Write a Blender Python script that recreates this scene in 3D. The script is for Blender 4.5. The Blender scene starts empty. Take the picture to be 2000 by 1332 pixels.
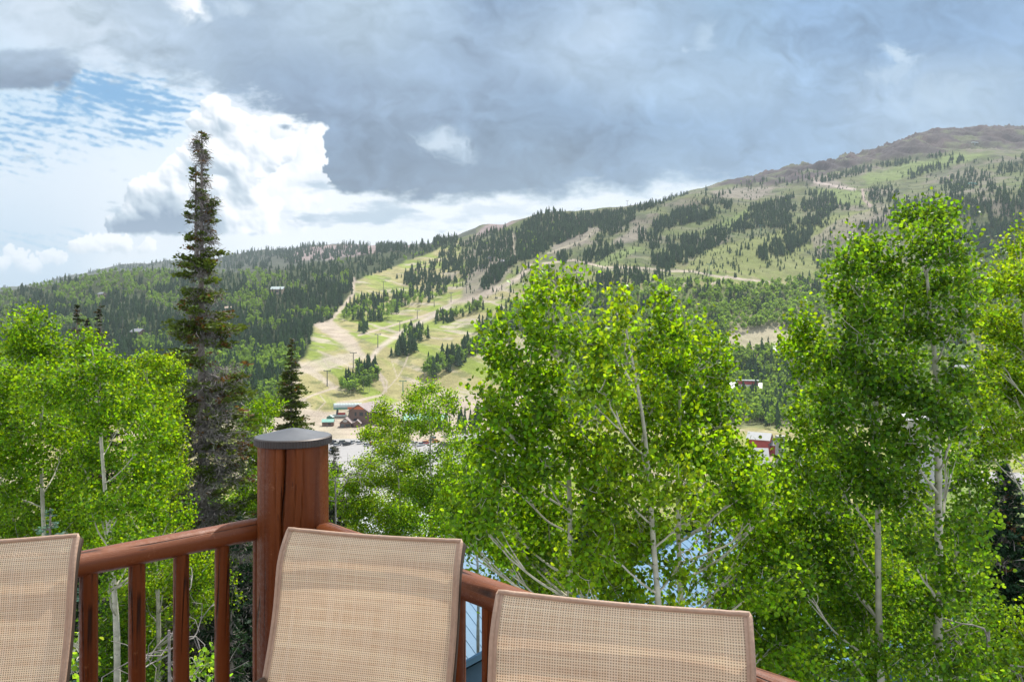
import bpy, math, random
import numpy as np
from mathutils import Vector
S = bpy.context.scene
COL = S.collection
rng = np.random.default_rng(7)
random.seed(7)
R = math.radians
F = 1400.0            # focal length in photo pixels (photo is 2000 px wide)
HOR = 650.0           # eye level row in the photo
# ---------------------------------------------------------------- camera
cam = bpy.data.cameras.new('camera'); camo = bpy.data.objects.new('camera', cam)
COL.objects.link(camo); camo.location = (0, 0, 0); camo.rotation_euler = (R(90), 0, 0)
cam.lens = 36.0 * F / 2000; cam.sensor_width = 36; cam.shift_y = -(666 - HOR) / 2000.0
cam.clip_start = 0.05; cam.clip_end = 20000
S.camera = camo
S.view_settings.view_transform = 'Standard'; S.view_settings.look = 'None'
S.view_settings.exposure = 0.46; S.view_settings.gamma = 1.0
S.cycles.use_denoising = True
S.cycles.max_bounces = 7; S.cycles.diffuse_bounces = 3; S.cycles.glossy_bounces = 2
S.cycles.transmission_bounces = 5; S.cycles.transparent_max_bounces = 8; S.cycles.volume_bounces = 0
S.cycles.caustics_reflective = False; S.cycles.caustics_refractive = False
# ---------------------------------------------------------------- sun
SUN_AZ, SUN_EL = 28.0, 57.0      # azimuth clockwise from +Y (the view direction), elevation
sd = Vector((math.sin(R(SUN_AZ)) * math.cos(R(SUN_EL)), math.cos(R(SUN_AZ)) * math.cos(R(SUN_EL)), math.sin(R(SUN_EL))))
sl = bpy.data.lights.new('sun', 'SUN'); sl.energy = 4.8; sl.angle = R(0.6); sl.color = (1.0, 0.955, 0.88)
so = bpy.data.objects.new('sun', sl); COL.objects.link(so)
so.rotation_euler = sd.to_track_quat('Z', 'Y').to_euler()
# ---------------------------------------------------------------- node helpers
class NT:
    def __init__(s, nt): s.nt = nt; s.n = nt.nodes; s.l = nt.links
    def put(s, sock, v):
        if v is None: return
        if isinstance(v, bpy.types.NodeSocket): s.l.new(v, sock)
        elif isinstance(v, (tuple, list)):
            v = tuple(v)
            if len(sock.default_value) == 4 and len(v) == 3: v = v + (1,)
            sock.default_value = v
        else: sock.default_value = v
    def m(s, op, a, b=None, c=None, clamp=False):
        n = s.n.new('ShaderNodeMath'); n.operation = op; n.use_clamp = clamp
        for i, v in enumerate((a, b, c)): s.put(n.inputs[i], v)
        return n.outputs[0]
    def vm(s, op, a, b=None):
        n = s.n.new('ShaderNodeVectorMath'); n.operation = op
        s.put(n.inputs[0], a); s.put(n.inputs[1], b); return n.outputs[0]
    def add(s, a, b): return s.m('ADD', a, b)
    def sub(s, a, b): return s.m('SUBTRACT', a, b)
    def mul(s, a, b): return s.m('MULTIPLY', a, b)
    def xyz(s, x, y, z=0.0):
        n = s.n.new('ShaderNodeCombineXYZ'); s.put(n.inputs[0], x); s.put(n.inputs[1], y); s.put(n.inputs[2], z); return n.outputs[0]
    def sep(s, v):
        n = s.n.new('ShaderNodeSeparateXYZ'); s.put(n.inputs[0], v); return n.outputs
    def noise(s, v, scale=5, detail=4, rough=0.5, dist=0.0, lac=2.0):
        n = s.n.new('ShaderNodeTexNoise'); s.put(n.inputs['Vector'], v)
        n.inputs['Scale'].default_value = scale; n.inputs['Detail'].default_value = detail
        n.inputs['Roughness'].default_value = rough; n.inputs['Distortion'].default_value = dist
        n.inputs['Lacunarity'].default_value = lac
        return n.outputs[0]
    def voro(s, v, scale=5, feature='F1'):
        n = s.n.new('ShaderNodeTexVoronoi'); n.feature = feature; s.put(n.inputs['Vector'], v); n.inputs['Scale'].default_value = scale
        return n.outputs['Distance']
    def ss(s, v, a, b, lo=0.0, hi=1.0):
        n = s.n.new('ShaderNodeMapRange'); n.interpolation_type = 'SMOOTHSTEP'
        s.put(n.inputs[0], v); s.put(n.inputs[1], a); s.put(n.inputs[2], b); s.put(n.inputs[3], lo); s.put(n.inputs[4], hi); return n.outputs[0]
    def lin(s, v, a, b, lo=0.0, hi=1.0):
        n = s.n.new('ShaderNodeMapRange'); s.put(n.inputs[0], v); s.put(n.inputs[1], a); s.put(n.inputs[2], b); s.put(n.inputs[3], lo); s.put(n.inputs[4], hi); return n.outputs[0]
    def mix(s, f, a, b, mode='MIX'):
        n = s.n.new('ShaderNodeMix'); n.data_type = 'RGBA'; n.blend_type = mode
        s.put(n.inputs[0], f); s.put(n.inputs[6], a); s.put(n.inputs[7], b); return n.outputs[2]
    def ramp(s, f, stops):
        n = s.n.new('ShaderNodeValToRGB'); s.put(n.inputs[0], f); e = n.color_ramp.elements
        while len(e) > 1: e.remove(e[-1])
        e[0].position = stops[0][0]; e[0].color = tuple(stops[0][1]) + (1,)
        for p, c in stops[1:]:
            q = e.new(p); q.color = tuple(c) + (1,)
        return n.outputs[0]
    def curve(s, x, pts):          # piecewise-linear function of x; pts in [0,1]
        n = s.n.new('ShaderNodeFloatCurve'); s.put(n.inputs['Value'], x); c = n.mapping.curves[0]
        n.mapping.use_clip = False
        while len(c.points) < len(pts): c.points.new(0.5, 0.5)
        for q, (a, b) in zip(c.points, pts): q.location = (a, b); q.handle_type = 'VECTOR'
        n.mapping.update(); return n.outputs[0]
def gauss1(A, s, axis):
    k = int(3 * s); w_ = np.exp(-np.arange(-k, k + 1) ** 2 / (2 * s * s)); w_ /= w_.sum()
    P = np.pad(A, [(k, k) if q == axis else (0, 0) for q in range(A.ndim)], mode='edge'); r = 0
    for q in range(2 * k + 1):
        sl_ = [slice(None)] * A.ndim; sl_[axis] = slice(q, q + A.shape[axis]); r = r + w_[q] * P[tuple(sl_)]
    return r
# ---------------------------------------------------------------- cloud model, computed once on a grid of view directions
_prm = np.random.default_rng(12).permutation(256).astype(np.int32); _ga = np.random.default_rng(13).uniform(0, 2 * np.pi, 256).astype(np.float32); _gc, _gs = np.cos(_ga), np.sin(_ga)
def pn(x, y, sd=0):              # gradient noise, about -0.7..0.7
    x = np.asarray(x, np.float32); y = np.asarray(y, np.float32)
    ix = np.floor(x).astype(np.int32); iy = np.floor(y).astype(np.int32); fx = x - ix; fy = y - iy
    u = fx * fx * fx * (fx * (fx * 6 - 15) + 10); v = fy * fy * fy * (fy * (fy * 6 - 15) + 10); r = []
    p0 = _prm[(ix + sd * 37) & 255]; p1 = _prm[(ix + 1 + sd * 37) & 255]; y0 = iy + sd * 11; y1 = y0 + 1
    for p, yy_, dx, dy in ((p0, y0, 0, 0), (p1, y0, 1, 0), (p0, y1, 0, 1), (p1, y1, 1, 1)):
        k = _prm[(p + yy_) & 255]; r.append(_gc[k] * (fx - dx) + _gs[k] * (fy - dy))
    return (r[0] * (1 - u) + r[1] * u) * (1 - v) + (r[2] * (1 - u) + r[3] * u) * v
def pf(x, y, sd=0, o=5, g=0.5):
    r = 0; a = 1.0
    for k in range(o): r = r + a * pn(x * 2 ** k + 17.3 * k, y * 2 ** k - 9.1 * k, sd + k * 7); a *= g
    return r
def bill(x, y, sd=0, o=5, g=0.5):     # rounded lumps with creases between
    r = 0; a = 1.0; t = 0
    for k in range(o): r = r + a * np.minimum(np.abs(pn(x * 2 ** k + 5.3 * k, y * 2 ** k + 3.7 * k, sd + k * 5)) * 2.2, 1); t += a; a *= g
    return r / t
def sst(v, a, b): t_ = np.clip((v - a) / (b - a), 0, 1); return t_ * t_ * (3 - 2 * t_)
SX0, SX1, SY0, SY1, SNX, SNY = -180.0, 2180.0, -140.0, 700.0, 1440, 512
def make_sky():
    PPX = (SX1 - SX0) / (SNX - 1); x, y = np.meshgrid(np.linspace(SX0, SX1, SNX), np.linspace(SY0, SY1, SNY)); x = x.astype(np.float32); y = y.astype(np.float32)
    lin_ = lambda c: np.where(np.array(c) / 255.0 <= 0.04045, np.array(c) / 255.0 / 12.92, ((np.array(c) / 255.0 + 0.055) / 1.055) ** 2.4)
    gx0, gy0 = x, y
    w1 = pf(x / 330, y / 230, 1, 5) * 60; w2 = pf(x / 330 + 9, y / 230 + 4, 2, 5) * 45
    def field(tab, sg, amp=1.0):
        ny, nx = 150, 420; xs, ys = np.meshgrid(np.linspace(SX0 - 100, SX1 + 100, nx), np.linspace(SY0 - 100, SY1 + 100, ny)); num = 0; den = 1e-12
        for a, b, c in tab:
            k = np.exp(-((xs - a) ** 2 + ((ys - b) * 1.35) ** 2) / (2 * sg * sg))[..., None]; num = num + k * lin_(c); den = den + k
        C_ = num / den; qx = np.clip((x + w1 * amp - (SX0 - 100)) / (SX1 - SX0 + 200) * (nx - 1), 0, nx - 1.001); qy = np.clip((y + w2 * amp - (SY0 - 100)) / (SY1 - SY0 + 200) * (ny - 1), 0, ny - 1.001)
        i = qx.astype(int); j = qy.astype(int); a = (qx - i)[..., None]; b = (qy - j)[..., None]
        return (C_[j, i] * (1 - a) + C_[j, i + 1] * a) * (1 - b) + (C_[j + 1, i] * (1 - a) + C_[j + 1, i + 1] * a) * b
    low = [(0, 230, (208, 222, 236)), (100, 300, (224, 231, 240)), (0, 350, (222, 229, 238)), (150, 200, (206, 220, 236)), (150, 400, (226, 231, 238)), (60, 440, (206, 218, 232)), (20, 520, (200, 213, 228)), (250, 330, (233, 238, 243)), (300, 240, (222, 232, 243)),
           (550, 320, (244, 246, 250)), (600, 400, (240, 243, 247)), (700, 450, (236, 239, 243)), (900, 430, (239, 242, 246)), (1100, 400, (234, 238, 243)), (300, 500, (230, 234, 239)), (200, 100, (215, 222, 234)), (500, 200, (225, 230, 240)), (1300, 400, (232, 237, 243)), (1250, 520, (232, 237, 243)), (800, 600, (232, 237, 243)), (1500, 430, (222, 229, 238)), (1800, 440, (215, 223, 234)), (2100, 450, (208, 218, 232))]
    col = field(low, 75, 0.5)
    # blue gaps with rippled cloud rows
    u_ = (x + y * 0.4 + w1 * 0.35); v_ = (y - x * 0.22 + w2 * 0.35)
    rip = 0.55 * np.sin(v_ / 2.3 + 2.4 * pf(u_ / 120, v_ / 60, 5, 3)) * (0.6 + 0.8 * pf(u_ / 70, v_ / 30, 8, 2)) + 1.3 * pf(u_ / 46, v_ / 15, 3, 5, 0.55) + 0.5 * pf(u_ / 14, v_ / 7, 4, 3)
    g = lambda cx, cy, rx, ry: np.exp(-(((x + w1 * .5 - cx) / rx) ** 2 + ((y + w2 * .5 - cy) / ry) ** 2))
    gap = 1.15 * g(215, 165, 95, 32) + 0.95 * g(320, 205, 80, 26) + 0.75 * g(280, 262, 70, 20) + 0.42 * g(90, 235, 190, 55) + 0.35 * g(0, 300, 120, 60) + 0.42 * g(60, 465, 190, 26) + 0.30 * g(170, 205, 150, 50)
    blue = (np.clip(sst(gap * 0.95 - 0.30 - rip * 0.62, -0.10, 0.85), 0, 1) * sst(gap, 0.03, 0.3) * 0.9)[..., None]
    bl = lin_((122, 172, 214)) * (1 - sst(y, 250, 480)[..., None]) + lin_((178, 205, 226)) * sst(y, 250, 480)[..., None]
    col = col * (1 - blue) + bl * blue
    # cumulus shapes: a height field of puffs, lit from the upper right and from behind
    def cumulus(col, puffs, ybase, basesoft, shadec, litc, sc, dark, seed, opac=1.0, edge=0.10):
        X_ = [p_[0] for p_ in puffs]; Y_ = [p_[1] for p_ in puffs]; i0 = max(0, int((min(X_) - 150 - SX0) / PPX)); i1 = int((max(X_) + 150 - SX0) / PPX); j0 = max(0, int((min(Y_) - 130 - SY0) / PPX)); j1 = int((max(Y_) + 130 - SY0) / PPX)
        out_ = col; x, y, col = gx0[j0:j1, i0:i1], gy0[j0:j1, i0:i1], out_[j0:j1, i0:i1]
        r_ = np.random.default_rng(seed); wx = x + pf(x / (sc * 1.6), y / (sc * 1.6), seed, 4) * sc * 0.7; wy = y + pf(x / (sc * 1.6) + 7, y / (sc * 1.6) + 3, seed + 1, 4) * sc * 0.7
        H = np.full(x.shape, -1.0)
        for (cx, cy, r) in puffs:
            d2 = ((wx - cx) ** 2 + (wy - cy) ** 2) / (r * r); H = np.maximum(H, np.where(d2 < 4, (1 - d2) * r / sc, -1))
            for _ in range(9):
                a = r_.uniform(0, 6.28); q = r_.uniform(0.35, 0.95) * r; rr = r * r_.uniform(0.22, 0.42); ax, ay = cx + q * math.cos(a), cy + q * math.sin(a)
                d3 = ((wx - ax) ** 2 + (wy - ay) ** 2) / (rr * rr); base_ = (1 - (q / r) ** 2) * r / sc; H = np.maximum(H, np.where(d3 < 1.4, base_ * 0.8 + np.sqrt(np.clip(1 - d3, 0, 1)) * rr / sc * 0.9 - 0.02, -1))
        B = bill(x / (sc * 1.1), y / (sc * 1.1), seed + 9, 6, 0.55); H2 = H + (B - 0.35) * 0.42
        cut = sst(-(y + pf(x / 40, y / 25, seed + 3, 4) * 9 - ybase), 0, basesoft); m = sst(H2, 0.0, edge) * cut
        Hs = gauss1(gauss1(np.clip(H2, -0.2, 9), 1.0, 0), 1.0, 1); gx_ = np.gradient(Hs, axis=1); gy_ = np.gradient(Hs, axis=0)
        Lm = np.clip(0.5 + (-gx_ * 0.75 + gy_ * 1.0) * sc * 0.22, 0, 1)          # bright on the upper right of each puff
        Hb = gauss1(gauss1(np.clip(H2, 0, 9), 9.0, 0), 9.0, 1); thick = np.clip(Hb * 0.9, 0, 1)
        Hd = gauss1(gauss1(np.clip(H2, -0.2, 9), 6.0, 0), 6.0, 1); Lb = np.clip(0.5 + (-np.gradient(Hd, axis=1) * 0.75 + np.gradient(Hd, axis=0)) * sc * 0.45, 0, 1)
        sh = np.clip(0.30 * (1 - Lm) + 0.50 * (1 - Lb) + dark(x, y) * (0.35 + 0.65 * thick) - 0.30, 0, 1)[..., None]
        c = lin_(litc) * (1 - sh) + lin_(shadec) * sh; m = (m * opac)[..., None]; out_ = out_.copy(); out_[j0:j1, i0:i1] = col * (1 - m) + c * m; return out_
    dk = lambda x, y: 0.85 * np.exp(-(((x - 250) / 75) ** 2 + ((y - 452) / 55) ** 2)) + 0.55 * np.exp(-(((x - 340) / 90) ** 2 + ((y - 440) / 60) ** 2)) + 0.40 * np.exp(-(((x - 470) / 40) ** 2 + ((y - 350) / 70) ** 2)) + 0.25 * np.exp(-(((x - 350) / 60) ** 2 + ((y - 380) / 50) ** 2)) + 0.25 * np.exp(-(((x - 410) / 40) ** 2 + ((y - 260) / 30) ** 2))
    col = cumulus(col, [(600, 330, 70), (560, 270, 52), (570, 400, 60), (520, 360, 60), (610, 290, 48)], 470, 40, (205, 212, 224), (250, 251, 253), 46, lambda x, y: 0.0 * x, 61, 0.8, 0.5)
    col = cumulus(col, [(425, 228, 42), (392, 238, 26), (462, 262, 50), (505, 300, 46), (545, 290, 30), (420, 300, 62), (470, 350, 66), (370, 322, 34), (338, 348, 36), (312, 384, 40), (290, 412, 44), (250, 428, 42), (228, 440, 26), (360, 420, 66), (430, 420, 74), (500, 420, 46), (480, 460, 50), (300, 450, 46)], 463, 10, (140, 155, 178), (252, 253, 255), 40, dk, 71, 0.97, 0.22)
    lo = lambda x, y: sst(y, 462, 500) * 0.35
    col = cumulus(col, [(168, 478, 22), (205, 474, 20), (240, 480, 22), (285, 484, 20), (150, 492, 18), (190, 492, 20)], 500, 14, (196, 204, 216), (250, 250, 250), 22, lo, 81, 0.9, 0.25)
    col = cumulus(col, [(92, 502, 17), (115, 506, 15), (15, 494, 16), (35, 502, 18), (5, 520, 22), (55, 522, 22)], 540, 30, (196, 205, 218), (246, 247, 249), 20, lambda x, y: 0.1 + 0 * x, 83, 0.8, 0.3)
    col = cumulus(col, [(590, 436, 18), (612, 430, 20), (640, 428, 18), (575, 444, 14)], 447, 8, (172, 184, 202), (246, 247, 250), 18, lambda x, y: 0.25 * sst(y, 425, 445), 85, 0.85, 0.3)
    # soft grey scraps under the deck
    sc2 = pf(x / 90, y / 26, 23, 6, 0.55)
    for cx, cy, rx, ry, k in ((720, 425, 140, 22, .8), (610, 372, 50, 14, .8), (860, 440, 120, 16, .5), (1000, 420, 160, 14, .4)):
        mm = (sst(g(cx, cy, rx, ry) + sc2 * 0.75, 0.35, 1.0) * k)[..., None]; col = col * (1 - mm) + lin_((186, 197, 212)) * mm
    # ---- the deck
    deck = [(-100, 0, (200, 209, 223)), (0, 20, (203, 211, 224)), (150, 30, (206, 213, 225)), (60, 80, (196, 204, 218)), (230, 70, (196, 204, 219)), (300, 110, (184, 194, 211)), (330, 40, (186, 196, 213)), (450, 60, (166, 179, 201)), (400, 150, (180, 192, 211)), (550, 40, (186, 197, 215)), (560, 130, (150, 165, 189)), (500, 190, (158, 172, 195)), (600, 215, (141, 156, 181)),
            (700, 40, (190, 201, 217)), (680, 130, (148, 163, 188)), (700, 250, (136, 152, 177)), (670, 350, (132, 147, 170)), (760, 200, (166, 180, 203)), (830, 50, (176, 189, 209)), (850, 130, (166, 181, 204)), (830, 220, (146, 162, 187)), (870, 370, (136, 150, 172)), (800, 310, (136, 152, 176)), (1000, 10, (140, 160, 190)), (1060, 60, (184, 197, 217)), (960, 130, (156, 172, 198)), (980, 220, (146, 164, 190)), (1000, 300, (143, 161, 186)), (1000, 370, (142, 157, 178)),
            (1150, 60, (188, 200, 220)), (1170, 150, (180, 194, 215)), (1130, 230, (140, 160, 188)), (1200, 300, (138, 158, 186)), (1100, 360, (146, 162, 184)), (1280, 60, (170, 187, 211)), (1320, 160, (172, 189, 212)), (1300, 260, (142, 164, 193)), (1300, 340, (160, 178, 201)), (1450, 60, (160, 182, 209)), (1450, 170, (174, 191, 214)), (1450, 250, (152, 174, 203)), (1500, 310, (158, 177, 203)), (1600, 50, (148, 172, 204)), (1600, 170, (158, 179, 207)), (1600, 270, (160, 180, 206)),
            (1750, 30, (148, 172, 203)), (1740, 220, (172, 188, 211)), (1850, 60, (143, 168, 201)), (1840, 170, (170, 186, 209)), (1920, 210, (180, 194, 213)), (2000, 50, (150, 173, 204)), (2000, 160, (160, 180, 206)), (2100, 230, (168, 185, 208)), (1800, 300, (172, 188, 210)), (2150, 60, (160, 180, 206))]
    D = field(deck, 62, 1.0)
    wx = x + pf(x / 150, y / 110, 31, 5) * 60; wy = y + pf(x / 150 + 5, y / 110 + 2, 37, 5) * 44
    hb = bill(wx / 240, wy / 150, 41, 6, 0.50) + 0.30 * pf(wx / 60, wy / 42, 43, 5, 0.55); gxx = np.gradient(gauss1(gauss1(hb, 2.0, 0), 2.0, 1), axis=1); gyy = np.gradient(gauss1(gauss1(hb, 2.0, 0), 2.0, 1), axis=0)
    rel = np.clip((-gxx * 0.5 + gyy) * 9.0, -1, 1); fine = pf(wx / 55, wy / 38, 47, 6, 0.55)
    gain = 0.55 + 0.45 * sst(pf(x / 260, y / 180, 53, 3), -0.25, 0.35)
    D = D * (1 + (0.15 * rel + 0.15 * fine + 0.34 * (hb - 0.42)) * gain)[..., None] * np.array([1.0, 0.995, 0.985])
    for cx, cy, rx, ry, k, c in ((362, 8, 34, 26, 1.0, (250, 251, 253)), (395, 30, 16, 10, .5, (240, 243, 248)), (450, 14, 44, 16, .45, (226, 232, 241)), (868, 280, 46, 26, .9, (212, 219, 231)), (905, 300, 30, 22, .6, (204, 213, 227)), (840, 262, 26, 14, .5, (200, 210, 225)), (1372, 66, 16, 30, .5, (206, 217, 232)), (1340, 92, 10, 10, .5, (206, 217, 232)),
                                 (1745, 100, 30, 22, .95, (202, 213, 228)), (1775, 118, 34, 16, .85, (198, 210, 227)), (1715, 150, 28, 16, .8, (192, 205, 223)), (1760, 140, 34, 20, .75, (192, 205, 223)), (1840, 190, 90, 34, .55, (194, 206, 222)), (1790, 225, 60, 26, .5, (188, 201, 219)), (1950, 160, 60, 30, .35, (188, 202, 221)), (1180, 55, 70, 30, .3, (200, 210, 226)), (70, 20, 100, 30, .4, (220, 226, 236)), (170, 66, 80, 22, .5, (216, 222, 233))):
        gg = np.exp(-(((x + (wx - x) * .5 - cx) / rx) ** 2 + ((y + (wy - y) * .5 - cy) / ry) ** 2)); mm = (np.clip(sst(gg + 0.55 * pf(wx / 34, wy / 26, 91, 6, 0.58) * np.minimum(gg * 3, 1), 0.05, 1.15), 0, 1) * k)[..., None]; D = D * (1 - mm) + lin_(c) * mm
    ex = [-400, 0, 70, 150, 220, 300, 400, 480, 530, 600, 632, 640, 690, 750, 1000, 1200, 1350, 1600, 2000, 2300]; ey = [60, 80, 92, 118, 140, 165, 185, 208, 228, 242, 262, 362, 386, 396, 398, 382, 366, 378, 430, 470]
    xe = x + pf(x / 34, y / 34, 101, 6, 0.55) * 34 + pf(x / 130, y / 130, 103, 3) * 20
    eb = np.interp(xe, ex, ey); ragged = pf(x / 80, y / 34, 107, 6, 0.6) * np.interp(x, [0, 500, 640, 2000], [70, 50, 22, 26]); sf = np.interp(x, [0, 350, 560, 640, 700, 1200, 2000], [70, 60, 26, 14, 24, 34, 40])
    dm = sst(eb - y + ragged, -sf * 0.35, sf)[..., None]; col = col * (1 - dm) + D * dm
    # small dark cloud at the left edge
    gg = np.exp(-((np.abs(x - 40) / 112) ** 4 + ((y - 138) / 44) ** 4)) + 0.5 * np.exp(-(((x - 95) / 40) ** 2 + ((y - 125) / 22) ** 2)); mm = (sst(gg + 0.45 * pf(x / 60, y / 34, 111, 6, .55), 0.25, 0.85) * 0.95)[..., None]
    dcl = lin_((134, 146, 168)) * (1 - sst(150 - y, -20, 55)[..., None]) + lin_((176, 186, 204)) * sst(150 - y, -20, 55)[..., None]; dcl = dcl * (1 + 0.16 * pf(x / 45, y / 20, 117, 5))[..., None]; col = col * (1 - mm) + dcl * mm
    return np.clip(col, 0, 1.05)
# ---------------------------------------------------------------- world: Nishita sky under the computed clouds
SKYK = 0.10
W = bpy.data.worlds.new('World'); S.world = W; W.use_nodes = True
w = NT(W.node_tree); w.n.clear()
out = w.n.new('ShaderNodeOutputWorld'); bg = w.n.new('ShaderNodeBackground'); w.l.new(bg.outputs[0], out.inputs[0])
bg.inputs[1].default_value = SKYK
sky = w.n.new('ShaderNodeTexSky'); sky.sky_type = 'NISHITA'; sky.sun_disc = False
sky.sun_elevation = R(SUN_EL); sky.sun_rotation = R(SUN_AZ); sky.altitude = 2800; sky.air_density = 1.0; sky.dust_density = 1.0
cimg = bpy.data.images.new('cloud_map', SNX, SNY, alpha=False, float_buffer=True); cimg.colorspace_settings.name = 'Non-Color'
_c = np.ones((SNY, SNX, 4), np.float32); _m = make_sky()[::-1]; _l = sst(_m.mean(2), 0.55, 0.92)[..., None]
_c[..., :3] = _m ** 1.2 * (np.array([0.725, 0.815, 0.83]) * (1 - _l) + np.array([0.845, 0.855, 0.865]) * _l); cimg.pixels.foreach_set(_c.ravel()); cimg.update()
tc = w.n.new('ShaderNodeTexCoord'); sx_, sy_, sz_ = w.sep(tc.outputs['Generated'])
yy = w.m('MAXIMUM', sy_, 0.2)
Xp = w.m('MULTIPLY_ADD', w.m('DIVIDE', sx_, yy), F, 1000.0); Yp = w.m('MULTIPLY_ADD', w.m('DIVIDE', sz_, yy), -F, HOR)
u_ = w.lin(Xp, SX0, SX1); v_ = w.lin(Yp, SY1, SY0)
ti = w.n.new('ShaderNodeTexImage'); ti.image = cimg; ti.extension = 'EXTEND'; ti.interpolation = 'Cubic'; w.put(ti.inputs[0], w.xyz(u_, v_, 0.0))
sc = w.vm('SCALE', ti.outputs[0]); sc.node.inputs['Scale'].default_value = 1.0 / SKYK
inside = w.mul(w.mul(w.ss(Xp, SX0, SX0 + 140), w.ss(Xp, SX1, SX1 - 140)), w.mul(w.ss(Yp, SY0, SY0 + 110), w.ss(sy_, 0.2, 0.3)))
n_ = w.noise(tc.outputs['Generated'], 2.6, 6, 0.55)
k_ = 1.0 / SKYK
gen = w.mix(w.ss(n_, 0.38, 0.62), (0.42 * k_, 0.50 * k_, 0.62 * k_), (0.92 * k_, 0.94 * k_, 0.96 * k_))
gen = w.mix(w.ss(w.noise(tc.outputs['Generated'], 1.7, 5, 0.5), 0.56, 0.66), gen, sky.outputs[0])
w.l.new(w.mix(inside, gen, sc), bg.inputs[0])
W.cycles.sampling_method = 'MANUAL'; W.cycles.sample_map_resolution = 1024
# ---------------------------------------------------------------- materials
MATS = {}
def mat(name, base=(0.5, 0.5, 0.5), rough=0.7, metal=0.0, var=0.12, scale=4.0, bump=0.0, spec=0.5, stretch=(1, 1, 1), attr=False, coat=0.0):
    m = bpy.data.materials.new(name); m.use_nodes = True; t = NT(m.node_tree)
    b = t.n['Principled BSDF']; tc = t.n.new('ShaderNodeTexCoord')
    v = t.vm('MULTIPLY', tc.outputs['Object'], stretch)
    n1 = t.noise(v, scale, 5, 0.6); n2 = t.noise(v, scale * 0.17, 3, 0.5)
    k = t.add(t.lin(n1, 0.25, 0.75, 1 - var, 1 + var), t.lin(n2, 0.3, 0.7, -var * 0.7, var * 0.7))
    if attr:
        a = t.n.new('ShaderNodeAttribute'); a.attribute_name = 'col'; c = a.outputs['Color']
    else: c = base
    mx = t.vm('SCALE', c); sc = mx.node; t.put(sc.inputs[0], c if not isinstance(c, tuple) else tuple(c[:3])); t.put(sc.inputs['Scale'], k)
    t.l.new(mx, b.inputs['Base Color'])
    b.inputs['Roughness'].default_value = rough; b.inputs['Metallic'].default_value = metal
    b.inputs['Specular IOR Level'].default_value = spec; b.inputs['Coat Weight'].default_value = coat
    if bump:
        bn = t.n.new('ShaderNodeBump'); bn.inputs['Strength'].default_value = bump; bn.inputs['Distance'].default_value = 0.02
        t.l.new(n1, bn.inputs['Height']); t.l.new(bn.outputs[0], b.inputs['Normal'])
    MATS[name] = m; return m
def leafmat(name, trans=0.45, tk=(1.6, 1.5, 0.7), rough=0.4, spec=0.4, gs=6.0, var=0.2):
    m = bpy.data.materials.new(name); m.use_nodes = True; t = NT(m.node_tree); b = t.n['Principled BSDF']
    a = t.n.new('ShaderNodeAttribute'); a.attribute_name = 'col'
    g = t.n.new('ShaderNodeNewGeometry')
    k = t.lin(t.noise(g.outputs['Position'], gs, 3, 0.6), 0.3, 0.7, 1 - var, 1 + var)
    sc = t.vm('SCALE', a.outputs['Color']); t.put(sc.node.inputs['Scale'], k)
    t.l.new(sc, b.inputs['Base Color']); b.inputs['Roughness'].default_value = rough; b.inputs['Specular IOR Level'].default_value = spec
    tr = t.n.new('ShaderNodeBsdfTranslucent'); t.l.new(t.vm('MULTIPLY', sc, tk), tr.inputs[0])
    mx = t.n.new('ShaderNodeMixShader'); mx.inputs[0].default_value = trans
    t.l.new(b.outputs[0], mx.inputs[1]); t.l.new(tr.outputs[0], mx.inputs[2]); t.l.new(mx.outputs[0], t.n['Material Output'].inputs[0])
    MATS[name] = m; return m
leafmat('aspen_leaf', 0.56, (4.1, 3.0, 0.85), 0.42, 0.30)
leafmat('aspen_leaf_far', 0.5, (2.4, 2.0, 0.7), 0.6, 0.2, 0.05, 0.15)
leafmat('needles', 0.28, (1.8, 1.6, 0.7), 0.6, 0.25)
leafmat('needles_far', 0.12, (1.3, 1.3, 0.8), 0.75, 0.15, 0.05, 0.15)
def barkmat(name, c1, c2, c3, sc):
    m = bpy.data.materials.new(name); m.use_nodes = True; t = NT(m.node_tree); b = t.n['Principled BSDF']
    g = t.n.new('ShaderNodeNewGeometry'); p = g.outputs['Position']
    a = t.noise(t.vm('MULTIPLY', p, (sc, sc, sc * 2.6)), 2.0, 4, 0.6)
    d = t.noise(t.vm('MULTIPLY', p, (sc, sc, sc * 1.5)), 1.1, 2, 0.5)
    c = t.mix(t.ss(d, 0.35, 0.65), c1, c2); c = t.mix(t.ss(a, 0.63, 0.70), c, c3)
    t.l.new(c, b.inputs['Base Color']); b.inputs['Roughness'].default_value = 0.8
    MATS[name] = m
barkmat('aspen_bark', (0.36, 0.34, 0.26), (0.48, 0.45, 0.36), (0.05, 0.045, 0.035), 5.0)
barkmat('spruce_bark', (0.16, 0.13, 0.11), (0.24, 0.20, 0.17), (0.07, 0.055, 0.045), 6.0)
barkmat('dead_twig', (0.19, 0.165, 0.15), (0.30, 0.27, 0.25), (0.09, 0.07, 0.06), 6.0)
mat('asphalt', (0.30, 0.29, 0.285), 0.95, var=0.10, scale=0.12)
mat('road', (0.30, 0.29, 0.29), 0.95, var=0.1, scale=0.3)
mat('brown_siding', (0.16, 0.10, 0.08), 0.8, var=0.25, scale=1.2, stretch=(0.3, 0.3, 4))
mat('orange_wood', (0.55, 0.14, 0.05), 0.7)
mat('shingle', (0.30, 0.25, 0.24), 0.85, var=0.2, scale=1.5)
mat('green_metal', (0.06, 0.22, 0.17), 0.5, var=0.1)
mat('pale_green_metal', (0.45, 0.51, 0.50), 0.35, var=0.1)
mat('turquoise_metal', (0.22, 0.44, 0.37), 0.5, var=0.1)
mat('white_metal', (0.42, 0.42, 0.42), 0.45, var=0.05)
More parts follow.
